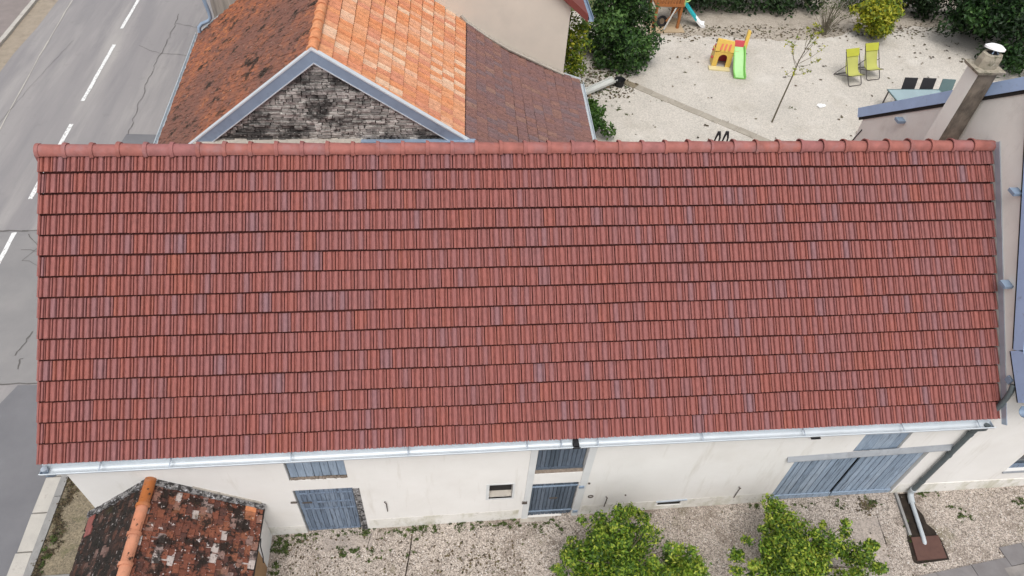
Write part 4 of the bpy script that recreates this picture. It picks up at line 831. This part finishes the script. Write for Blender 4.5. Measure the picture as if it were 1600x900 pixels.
plant('dark_tree', 'broad dark green tree behind the chimney', 'tree', (31.5, 19.0, G(31.5)), ell_clumps((30.4, 19.4, 2.4), (3.1, 2.2, 2.0), 70, .55, -.9) + ell_clumps((28.3, 19.2, 2.2), (1.3, 1.2, .9), 18, .42, -.6) + ell_clumps((29.2, 17.6, 1.3), (1.2, 1.0, .9), 16, .4, -.6), 17000, .095, 'leafdark', .14, 14, tint=(.22, .2))
plant('climbing_plant', 'yellow green climber on the corner of the beige house', 'climber', (10.85, 14.6, .25), [((10.85 + R_.uniform(-.1, .5), 14.35 + R_.uniform(-.1, .9), z + R_.uniform(-.2, .2)), R_.uniform(.16, .30)) for z in np.arange(.4, 3.9, .15) for _ in range(3)], 4200, .06, 'leafyellow', .03, 8, leaf='foliage', tint=(.36, .2))
plant('low_shrub', 'low bright green shrub against the brown roof gutter, nearest the ridge', 'shrub', (11.9, 13.4, .27), ell_clumps((11.95, 13.6, .75), (.65, .55, .5), 14, .22), 1500, .065, 'leafgreen', .03, 6, leaf='foliage', tint=(.45, .22))
plant('low_shrub', 'small green shrub by the gutter, just below the white trough', 'shrub', (11.95, 14.9, .27), ell_clumps((11.95, 14.95, .6), (.34, .4, .34), 8, .16), 700, .06, 'leafgreen', .025, 5, leaf='foliage', tint=(.5, .2))
# thin sapling with few leaves
sap = thing('sapling', 'thin bare sapling standing alone in the gravel yard', 'tree', (18.5, 14.3, .41))
tp = [(18.5, 14.3, .41), (18.56, 14.33, 1.3), (18.63, 14.35, 2.2), (18.66, 14.37, 2.75), (18.78, 14.42, 3.3), (18.86, 14.45, 3.95)]
part('trunk', MB().tube(tp, [.032, .028, .024, .02, .013, .006], 7), M['twig'], sap, 60)
tw = MB(); ends = []
for b0, e in ((2.5, (-.45, .1, .9)), (2.6, (.55, -.1, .25)), (2.3, (.5, .1, .05)), (2.7, (.75, .1, .55)), (2.9, (.5, .3, .75)), (2.6, (-.3, .3, .55)), (3.2, (.35, .1, .6)), (3.1, (-.2, -.1, .7)), (2.2, (-.35, -.1, .25)), (3.4, (.2, .2, .5))):
    s0 = Vector((18.6 + (b0 - 2) * .12, 14.35, b0)); e0 = s0 + Vector(e); md_ = s0.lerp(e0, .5) + V(0, 0, -.08)
    tw.tube([s0, md_, e0], [.010, .007, .003], 5); ends += [tuple(e0), tuple(md_.lerp(e0, .5))]
    for _ in range(2):
        q = md_.lerp(e0, R_.random()); r = q + V(R_.uniform(-.2, .2), R_.uniform(-.2, .2), R_.uniform(.05, .3)); tw.tube([q, r], [.005, .002], 4); ends.append(tuple(r))
part('branches', tw, M['twig'], sap)
part('leaves', leaf_mesh([(e, .09) for e in ends], 300, .045, .4, .2, .5, (.62, .2)), M['leafyellow'], sap)
# bare grey shrub
bs = thing('bare_shrub', 'airy grey twiggy shrub at the back, left of the yellow shrub', 'shrub', (23.0, 20.7, G(23)))
tw = MB(); ends = []
for _ in range(46):
    e = V(23.0 + R_.gauss(.15, .55), 20.7 + R_.gauss(0, .4), G(23) + R_.uniform(.7, 1.9)); m0 = V(23, 20.7, G(23)).lerp(e, .5) + V(0, 0, .15)
    tw.tube([(23 + R_.uniform(-.1, .1), 20.7 + R_.uniform(-.1, .1), G(23)), m0, e], [.011, .008, .003], 4); ends += [tuple(e), tuple(m0.lerp(e, .6))]
part('branches', tw, M['twig'], bs); part('leaves', leaf_mesh([(e, .16) for e in ends], 700, .035, .4, .2, .5, (.35, .2)), M['weed'], bs)
# three shrubs in the front yard
plant('garden_shrub', 'leafy yellow green shrub in front of the middle door', 'shrub', (9.75, -1.55, G(9.7)),
      ell_clumps((9.66, -1.22, 1.15), (1.08, .78, .85), 60, .22, -.8) + ell_clumps((8.95, -1.1, .7), (.45, .4, .5), 12, .16, -.6) + shoots((9.66, -1.2, 1.2), (1.15, .85, .9), 22) + [((9.72, -.62, 1.78), .16), ((9.95, -.55, 1.65), .13), ((9.42, -.62, 1.62), .17)], 19000, .036, 'leafbush', .045, 16, leaf='foliage', tint=(.5, .34))
plant('garden_shrub', 'smallest yellow green shrub at the bottom edge, right of the first', 'shrub', (11.05, -1.95, G(11)), ell_clumps((10.98, -1.62, .95), (.72, .5, .6), 26, .19, -.8) + shoots((10.98, -1.62, 1.0), (.75, .52, .6), 10), 7500, .036, 'leafbush', .035, 8, leaf='foliage', tint=(.5, .25))
plant('garden_shrub', 'tall leafy shrub in front of the barn doors', 'shrub', (13.2, -1.6, G(13.2)),
      ell_clumps((13.25, -1.55, 1.1), (1.35, .74, .8), 64, .20, -.8) + shoots((13.25, -1.55, 1.15), (1.45, .85, .9), 30) + [((12.95, -.62, 1.40), .20), ((13.0, -.5, 1.5), .16), ((12.85, -.42, 1.52), .14), ((13.05, -.72, 1.5), .22), ((13.1, -.9, 1.6), .22)], 20000, .036, 'leafbush', .045, 16, leaf='foliage', tint=(.5, .34))

# weeds, litter, pebbles (uncountable)
tf = []
def row(x0, x1, y, n, r, sy=.06):
    for _ in range(n):
        x = R_.uniform(x0, x1); tf.append(((x, y + R_.gauss(0, sy), G(x) + .01), (r * R_.uniform(.6, 1.6), r * R_.uniform(.6, 1.4), r * .5)))
row(3.02, 3.3, -.05, 26, .07, .12); row(3.05, 3.2, -.7, 16, .06, .3); row(3.35, 3.65, .05, 10, .05, .04); row(4.75, 4.9, .06, 6, .06, .04)
row(3.6, 4.8, .05, 22, .035, .05); row(4.9, 8.0, .08, 40, .035, .05); row(5.4, 6.3, .04, 22, .045, .04); row(6.75, 7.2, .05, 10, .05, .05); row(7.6, 8.1, .05, 10, .05, .05)
row(4.3, 4.75, -.33, 16, .05, .06); row(4.9, 6.0, -.3, 14, .05, .15); row(8.2, 9.2, -.05, 16, .045, .06); row(17.45, 17.75, -.45, 11, .05, .12); row(18.85, 19.1, -.3, 9, .06, .06)
row(14.9, 15.3, -.05, 9, .045, .05); row(15.6, 15.95, -.06, 9, .06, .05); row(16.85, 17.3, .06, 12, .045, .05); row(14.0, 14.5, -.02, 7, .04, .03); row(16.1, 16.3, -.9, 12, .03, .3); row(13.0, 13.4, .0, 8, .05, .06)
row(-1.48, -1.25, .25, 12, .06, .14); row(-1.48, -1.3, -.2, 10, .04, .12); row(19.4, 19.7, 15.12, 6, .05, .05); row(11.2, 13.9, 17.6, 60, .09, .7); row(11.6, 13.2, 16.3, 26, .07, .4); row(12.9, 13.6, 15.2, 8, .05, .2)
struct('weeds', leaf_mesh(tf, 6500, .028, .8, .1, .45, (.45, .25)), M['weed'], kind='stuff')
mo = [((R_.uniform(-1.52, -1.30 + .12 * math.sin(y * 5)), y, -.02), (R_.uniform(.05, .13), R_.uniform(.06, .16), .02)) for y in np.arange(-.4, 1.9, .035)]
struct('moss', leaf_mesh(mo, 1900, .018, 1.2, .05, .7, (.3, .3)), M['litter'], kind='stuff')
def specks(pts, s, flat=True):
    mb = MB()
    for (x, y, k) in pts:
        mb.tint = R_.random(); n = R_.randint(4, 6); a0 = R_.random() * 6
        mb.add([(x + s * k * R_.uniform(.5, 1.1) * math.cos(a0 + 6.283 * i / n), y + s * k * R_.uniform(.5, 1.1) * math.sin(a0 + 6.283 * i / n), G(x) + .012 + R_.uniform(0, .02)) for i in range(n)], [tuple(range(n))])
    return mb
pts = []
for _ in range(430):
    x, y = R_.uniform(12.3, 30), R_.uniform(13, 21.5); den = .16 + .9 * max(0, (y - 19) / 2.5) + .6 * (25 < x < 29 and 16.5 < y < 20) + .5 * max(0, mnoise.noise((x * .5, y * .5, 2)))
    if R_.random() < den:
        for _ in range(R_.choice((1, 1, 2, 4))): pts.append((x + R_.gauss(0, .05), y + R_.gauss(0, .04), R_.uniform(.5, 1.3)))
for _ in range(420): pts.append((R_.uniform(12.0, 13.9), R_.uniform(16.0, 18.4), R_.uniform(.4, 1.2)))
for _ in range(900): x = R_.uniform(15, 30); pts.append((x, R_.gauss(21.0, .35) - .0 * x, R_.uniform(.4, 1.3)))
struct('leaf_litter', specks(pts, .05), M['litter'], kind='stuff')
pts = []
for _ in range(900):
    x, y = R_.uniform(3.1, 20), R_.uniform(-2.2, .02)
    if mnoise.noise((x * .8, y * 1.2, 7)) > -.1: pts.append((x, y, R_.uniform(.3, 1)))
for _ in range(260): pts.append((3.2 + R_.expovariate(.7), R_.uniform(-1.0, .0), R_.uniform(.3, 1.2)))
for _ in range(120): pts.append((R_.gauss(15.55, .1), R_.gauss(-.14, .08), R_.uniform(.5, 1.3)))
for _ in range(170): pts.append((R_.gauss(7.2, .5), R_.gauss(-.75, .25), R_.uniform(.5, 1.3)))
struct('soil_litter', specks(pts, .026), M['litter'], kind='stuff')
pb = MB()
for _ in range(15000):
    x, y = R_.uniform(3.0, 20.5), R_.uniform(-2.3, .05); s = R_.uniform(.008, .021); a = R_.random() * 6; pb.tint = R_.random(); z = G(x)
    if 16.0 < x < 16.8 and -1.4 < y < 0: continue
    c, d = math.cos(a) * s, math.sin(a) * s
    pb.add([(x + c, y + d, z), (x - d, y + c, z), (x - c, y - d, z), (x + d, y - c, z), (x + c * .2, y, z + s * .9)], [(0, 1, 4), (1, 2, 4), (2, 3, 4), (3, 0, 4)])
struct('pebbles', pb, M['pebble'], kind='stuff')

# ================================================================== front yard pieces
mb = MB().add([(x, y, G(x) + .006) for x, y in ((16.36, .1), (16.68, .1), (16.66, -.25), (16.72, -.42), (16.70, -.6), (16.80, -.75), (16.84, -1.0), (16.80, -1.38), (16.08, -1.42), (16.02, -1.36), (16.13, -.86), (16.22, -.7))], [tuple(reversed(range(12)))]); struct('soil_trench', mb, M['soil'])
struct('trench_edging', MB().bar((16.33, .1, .40), (16.20, -.83, .39), .055, .06), M['concrete'])
mh = solo('drain_cover', MB().hexa([(16.10, -1.36, .33), (16.74, -1.35, .33), (16.80, -.88, .33), (16.20, -.88, .33), (16.10, -1.36, .40), (16.74, -1.35, .415), (16.80, -.88, .415), (16.20, -.88, .40)]), M['rust'], 'square rusty brown drain cover at the end of the grey pipe', 'drain cover', (16.45, -1.1, .33))
for (p, lb) in (([(15.02, -.42), (15.72, -.40), (15.62, -.95), (14.95, -.97)], None), ([(14.95, -.985), (15.60, -.965), (15.52, -1.38), (14.9, -1.40)], None), ([(14.9, -1.42), (15.5, -1.40), (15.4, -1.9), (14.8, -1.92)], None), ([(4.0, -.03), (5.0, .02), (5.0, -.26), (4.0, -.3)], None)):
    mb = MB().prism([(x, y, G(x) - .03) for x, y in p], (0, 0, .042))
    ob = struct('yard_slab', mb, M['slab'])
jt = MB()
for a, b in (((5.80, -.08), (5.76, -.42)), ((5.76, -.42), (5.66, -1.0)), ((4.98, .02), (4.90, -.28)), ((15.7, -.39), (15.62, -.97))):
    jt.bar((a[0], a[1], G(a[0]) + .006), (b[0], b[1], G(b[0]) + .006), .022, .012)
struct('slab_joint', jt, M['soil'], kind='stuff')
# pavers in the corner
pvp = struct('paved_strip', MB().add([(x, y, G(x) + .003) for x, y in ((15.6, -1.9), (20.6, -1.25), (20.6, -3.4), (15.6, -3.4))], [(3, 2, 1, 0)]), M['soil'])
ux = Vector((.99, .115)).normalized(); uy = Vector((-ux.y, ux.x))
for r in range(4):
    x = -1.2 + (r % 2) * .33
    while x < 3.6:
        w = R_.choice((.52, .66, .82)); org = Vector((17.05, -1.60)) + ux * x + uy * (-r * .40 + (.27 if x > .55 else .06))
        q = [org, org + ux * (w - .012), org + ux * (w - .012) - uy * .388, org - uy * .388]
        mb = MB(); mb.tint = R_.random(); h = R_.uniform(.028, .036); mb.prism([(p.x, p.y, G(p.x) - .03) for p in reversed(q)], (0, 0, .03 + h)); part('paver', mb, M['paver'], pvp)
        x += w

# ================================================================== back yard things
ed = struct('yard_edging', MB().bar((13.55, 17.3, .25), (17.9, 13.1, .33), .2, .06), M['edging'])
ea, eb = Vector((13.55, 17.28)), Vector((18.1, 12.95)); n = 9; dd = (eb - ea) / n; nn_ = Vector((-dd.y, dd.x)).normalized()
for i in range(n):
    a = ea + dd * (i + .015) + nn_ * R_.uniform(-.02, .02); b = ea + dd * (i + .985) + nn_ * R_.uniform(-.02, .02); w = .16
    q = [a - nn_ * w, b - nn_ * w, b + nn_ * w, a + nn_ * w]
    mb = MB().prism([(p.x, p.y, G(p.x) - .05) for p in q], (0, 0, .065 + R_.uniform(0, .01))); part('edging_block', mb, M['pad'] if i < 1 else M['edging'], ed)
# trough and tub
tr = thing('trough', 'long white trough lying from the gutter corner to a black tub', 'trough', (12.5, 16.5, .28))
a, b = Vector((11.75, 16.05, .42)), Vector((13.22, 16.98, .50)); d = (b - a).normalized(); s = Vector((-d.y, d.x, 0)).normalized()
part('channel', MB().sweep([(-.13, .09), (-.15, .09), (-.14, -.01), (.14, -.01), (.15, .09), (.13, .09), (.12, .01), (-.12, .01)], [(a, s, (0, 0, 1)), (b, s, (0, 0, 1))], closed=True), M['trough'], tr)
part('support', MB().box(12.9, 13.0, 16.76, 16.86, .28, .46).box(12.1, 12.2, 16.2, 16.3, .27, .42), M['woodpale'], tr)
tb = MB(); tb.sweep([(.17, 0), (.20, .26), (.215, .27), (.19, .26), (.16, .03), (0, .03)], [((13.40, 16.92, .30), (math.cos(q), math.sin(q), 0), (0, 0, 1)) for q in [2 * math.pi * k / 14 for k in range(15)]])
solo('tub', tb, M['black'], 'round black tub at the end of the white trough', 'tub', (13.40, 16.92, .30), 50)

# plastic playhouse with green slide
ph = thing('playhouse_slide', 'yellow and red plastic toy playhouse with a light green slide', 'slide', (17.75, 18.35, G(17.7)), math.radians(-10))
def P(name, mb, m, **k): return part(name, mb, M[m], ph, local=True, **k)
fw = MB(); w = .36                                   # front wall with an arched opening, thickness .06, local y=-.2
arch = [(-.17, .02)] + [(-.17, .38)] + [(.17 * math.cos(q), .38 + .17 * math.sin(q)) for q in [math.pi - math.pi * k / 8 for k in range(1, 8)]] + [(.17, .38), (.17, .02)]
outer = [(-w, .02), (-w, .38), (-w, .62), (-.2, .66), (-.1, .68), (0, .68), (.1, .68), (.2, .66), (w, .62), (w, .38), (w, .02)]
for yy in (-.24, -.18):
    vs = [(x, yy, z) for x, z in arch] + [(x, yy, z) for x, z in outer]; N_ = len(arch)
    fw.add(vs, [((i, i + 1, N_ + i + 1, N_ + i) if yy > -.2 else (N_ + i, N_ + i + 1, i + 1, i)) for i in range(N_ - 1)])
fw.add([(x, -.24, z) for x, z in arch] + [(x, -.18, z) for x, z in arch], [(i, N_ + i, N_ + i + 1, i + 1) for i in range(N_ - 1)])
fw.add([(x, -.24, z) for x, z in outer] + [(x, -.18, z) for x, z in outer], [(i, i + 1, N_ + i + 1, N_ + i) for i in range(N_ - 1)])
P('front_wall', fw, 'yellow'); P('side_wall', MB().box(-.36, -.31, -.178, .32, .02, .62), 'yellow'); P('side_wall', MB().box(.31, .36, -.178, .32, .02, .75), 'yellow'); P('back_wall', MB().box(-.31, .31, .27, .32, .02, .7), 'red')
P('step_plate', MB().box(-.48, .34, -.52, -.245, .0, .05), 'paleyellow')
up = MB().hexa([(-.38, -.26, .69), (.36, -.26, .66), (.36, -.18, .66), (-.38, -.18, .69), (-.36, -.16, 1.14), (.30, -.16, 1.06), (.30, -.08, 1.06), (-.36, -.08, 1.14)])
q = P('guard_panel', up, 'yellow')
for x in (-.16, .0, .16): part('cutout', MB().obox((x, -.228, .86), (.035, 0, 0), (0, .012, .0), (.02, .045, .11)), M['pinkred'], q, local=True)
P('platform', MB().box(-.30, .55, -.17, .30, .64, .70), 'red'); P('red_guard', MB().hexa([(.36, .0, .70), (.74, .05, .70), (.74, .10, .70), (.36, .06, .70), (.36, .10, 1.0), (.78, .15, .98), (.78, .2, .98), (.36, .16, 1.0)]), 'red')
P('yellow_post', MB().hexa([(.72, .02, .55), (.86, .02, .55), (.86, .2, .55), (.72, .2, .55), (.78, .22, 1.38), (.90, .22, 1.34), (.90, .34, 1.34), (.78, .34, 1.38)]), 'yellow')
P('knob', MB().ball((-.38, -.05, .32), .06).ball((-.38, .1, .56), .05), 'red', smooth=60)
sp = []
for k in range(11):
    t = k / 10; sp.append(((.55 + .10 * t, .02 - 1.05 * t, .72 * (1 - t) ** 1.15 + .05 * math.sin(t * 6.3) + .06), (1, 0, 0), (0, 0, 1)))
P('slide', MB().sweep([(-.20, .11), (-.235, .10), (-.225, -.03), (.225, -.03), (.235, .10), (.20, .11), (.17, .015), (-.17, .015)], sp, closed=True), 'green', smooth=40)
P('slide_bed', MB().sweep([(-.165, .018), (.165, .018)], [(o, ax, bx) for o, ax, bx in sp]), 'greenin')

# wooden play tower with teal slide
pt = thing('play_tower', 'orange brown wooden play tower with a teal slide', 'play tower', (16.4, 21.6, G(16.4)))
zg = G(16.4)
for x, y in ((15.7, 21.3), (16.75, 21.3), (15.7, 22.3), (16.75, 22.3)): part('post', MB().box(x - .05, x + .05, y - .05, y + .05, zg, zg + 2.3), M['wood'], pt)
part('platform', MB().box(15.62, 16.83, 21.22, 22.38, zg + 1.0, zg + 1.08), M['wood'], pt)
for k in range(8): part('slat', MB().box(15.76 + k * .125, 15.83 + k * .125, 21.27, 21.30, zg + 1.08, zg + 1.72), M['wood'], pt)
for k in range(7): part('slat', MB().box(16.73, 16.76, 21.40 + k * .125, 21.47 + k * .125, zg + 1.08, zg + 1.72), M['wood'], pt)
part('rail', MB().box(15.64, 16.81, 21.24, 21.268, zg + 1.62, zg + 1.72), M['wood'], pt); part('rail', MB().box(15.64, 16.81, 21.24, 21.268, zg + 1.0, zg + 1.10), M['wood'], pt)
part('brace', MB().bar((16.7, 21.3, zg + 1.0), (16.2, 21.3, zg + .35), .05, .05), M['wood'], pt); part('brace', MB().bar((16.75, 21.35, zg + .4), (16.75, 21.95, zg + 1.0), .05, .05), M['wood'], pt)
part('ladder', MB().bar((16.1, 21.05, zg + .1), (16.5, 21.25, zg + .95), .04, .05), M['trough'], pt)
part('tyre', MB().tube([(16.1 + .17 * math.cos(q), 21.5 + .05 * math.sin(q), zg + .25 + .17 * math.sin(q)) for q in [2 * math.pi * k / 12 for k in range(13)]], .06, 6), M['black'], pt, 60)
sp = [((16.85 + 1.0 * t, 21.75 - .22 * t, zg + 1.02 * (1 - t) ** 1.1 + .08), (.2, 1, 0), (0, 0, 1)) for t in [k / 8 for k in range(9)]]
chn = [(-.17, .10), (-.20, .10), (-.19, -.02), (.19, -.02), (.20, .10), (.17, .10), (.15, .01), (-.15, .01)]
part('slide', MB().sweep(chn, sp[:7], closed=True), M['teal'], pt, 40); part('slide_end', MB().sweep(chn, [sp[6], sp[7], sp[8], ((18.0, 21.5, zg + .07), (.2, 1, 0), (0, 0, 1))], closed=True), M['white'], pt, 40)
part('guard_ring', MB().tube([(17.02 + .16 * math.cos(q), 21.62, zg + 1.22 + .18 * math.sin(q)) for q in [2 * math.pi * k / 12 for k in range(13)]], .035, 6).box(16.84, 16.95, 21.5, 21.95, zg + .9, zg + 1.5), M['mintgreen'], pt, 60)
part('base_board', MB().box(15.5, 17.0, 20.95, 22.2, zg - .05, zg + .05), M['woodpale'], pt)

# deck chairs
def deck_chair():
    t = thing('deck_chair', 'front left one of two lime green folding deck chairs', 'deck chair', (22.64, 16.60, G(22.6)), math.radians(13), 'lime deck chairs in the yard')
    w = .30; r = .017
    part('long_frame', MB().tube([(-w, .82, 1.02), (-w, .04, .05), (-w + .05, .0, .02), (w - .05, .0, .02), (w, .04, .05), (w, .82, 1.02), (-w, .82, 1.02)], r, 6), M['steel'], t, local=True)
    part('seat_frame', MB().tube([(-w - .025, .08, .40), (-w - .025, .92, .03), (w + .025, .92, .03), (w + .025, .08, .40), (-w - .025, .08, .40)], r, 6), M['steel'], t, local=True)
    for s_ in (-1, 1): part('prop', MB().tube([(s_ * (w + .03), .50, .63), (s_ * (w + .03), .92, .04)], .013, 6), M['steel'], t, local=True)
    cv = [(.835, 1.03), (.74, .86), (.64, .68), (.55, .52), (.46, .40), (.36, .34), (.24, .345), (.13, .385), (.06, .41)]
    part('fabric', MB().sweep([(-w + .01, 0), (w - .01, 0), (w - .01, -.012), (-w + .01, -.012)], [((0, y, z), (1, 0, 0), (0, 0, 1)) for y, z in cv], closed=True), M['limelight'], t, local=True, smooth=60)
    part('headrest', MB().obox((0, .795, .985), (w - .005, 0, 0), Vector((0, .075, .125)), Vector((0, -.018, .012))), M['lime'], t, local=True)
    return t
dc = deck_chair()
dc2 = dc.copy(); COL.objects.link(dc2); dc2.location = (23.56, 17.0, G(23.5)); dc2.rotation_euler = (0, 0, math.radians(10)); dc2['label'] = 'rear right one of two lime green folding deck chairs'
for c_ in list(dc.children):
    k = c_.copy(); COL.objects.link(k); k.parent = dc2
# table and chairs
tz = G(24) + .70
tb_ = thing('garden_table', 'rectangular glass topped garden table half hidden by the zinc rake', 'table', (23.9, 14.7, G(23.9)))
part('glass_top', MB().box(22.97, 24.95, 14.30, 15.14, tz - .012, tz), M['glass'], tb_)
part('table_frame', MB().box(22.93, 24.99, 15.145, 15.175, tz - .035, tz + .004).box(22.93, 24.99, 14.265, 14.295, tz - .035, tz + .004).box(22.935, 22.965, 14.3, 15.14, tz - .035, tz + .004).box(24.955, 24.985, 14.3, 15.14, tz - .035, tz + .004), M['tealgrey'], tb_)
for x, y in ((22.98, 14.32), (24.9, 14.32), (22.98, 15.1), (24.9, 15.1)): part('leg', MB().box(x - .02, x + .02, y - .02, y + .02, G(x), tz - .036), M['steel'], tb_)
def gchair(loc, rz, label, m):
    t = thing('garden_chair', label, 'chair', loc, rz, 'garden chairs at the glass table')
    part('backrest', MB().hexa([(-.25, .22, .45), (.25, .22, .45), (.25, .245, .45), (-.25, .245, .45), (-.25, .34, .92), (.25, .34, .92), (.25, .365, .92), (-.25, .365, .92)]), M[m], t, local=True)
    part('seat', MB().box(-.25, .25, -.22, .22, .42, .445), M[m], t, local=True)
    for x, y in ((-.24, -.2), (.24, -.2), (-.24, .22), (.24, .22)): part('leg', MB().tube([(x, y, .42), (x * 1.05, y * 1.15, 0)], .013, 5), M['steel'], t, local=True)
gchair((23.98, 15.25, G(24)), -.05, 'black garden chair behind the glass table, leftmost of the row', 'chairblack')
gchair((24.66, 15.20, G(24.7)), -.08, 'black garden chair behind the glass table, middle of the row', 'chairblack')
gchair((25.36, 15.10, G(25.4)), -.10, 'dark grey green garden chair beside the chimney', 'tealgrey')
# white scrap
mb = MB(); mb.ball((20.70, 15.22, G(20.7) + .05), (.17, .11, .055), 9, 5, .25); solo('white_scrap', mb, M['white'], 'small crumpled white scrap lying on the gravel', 'scrap', (20.70, 15.22, G(20.7)))
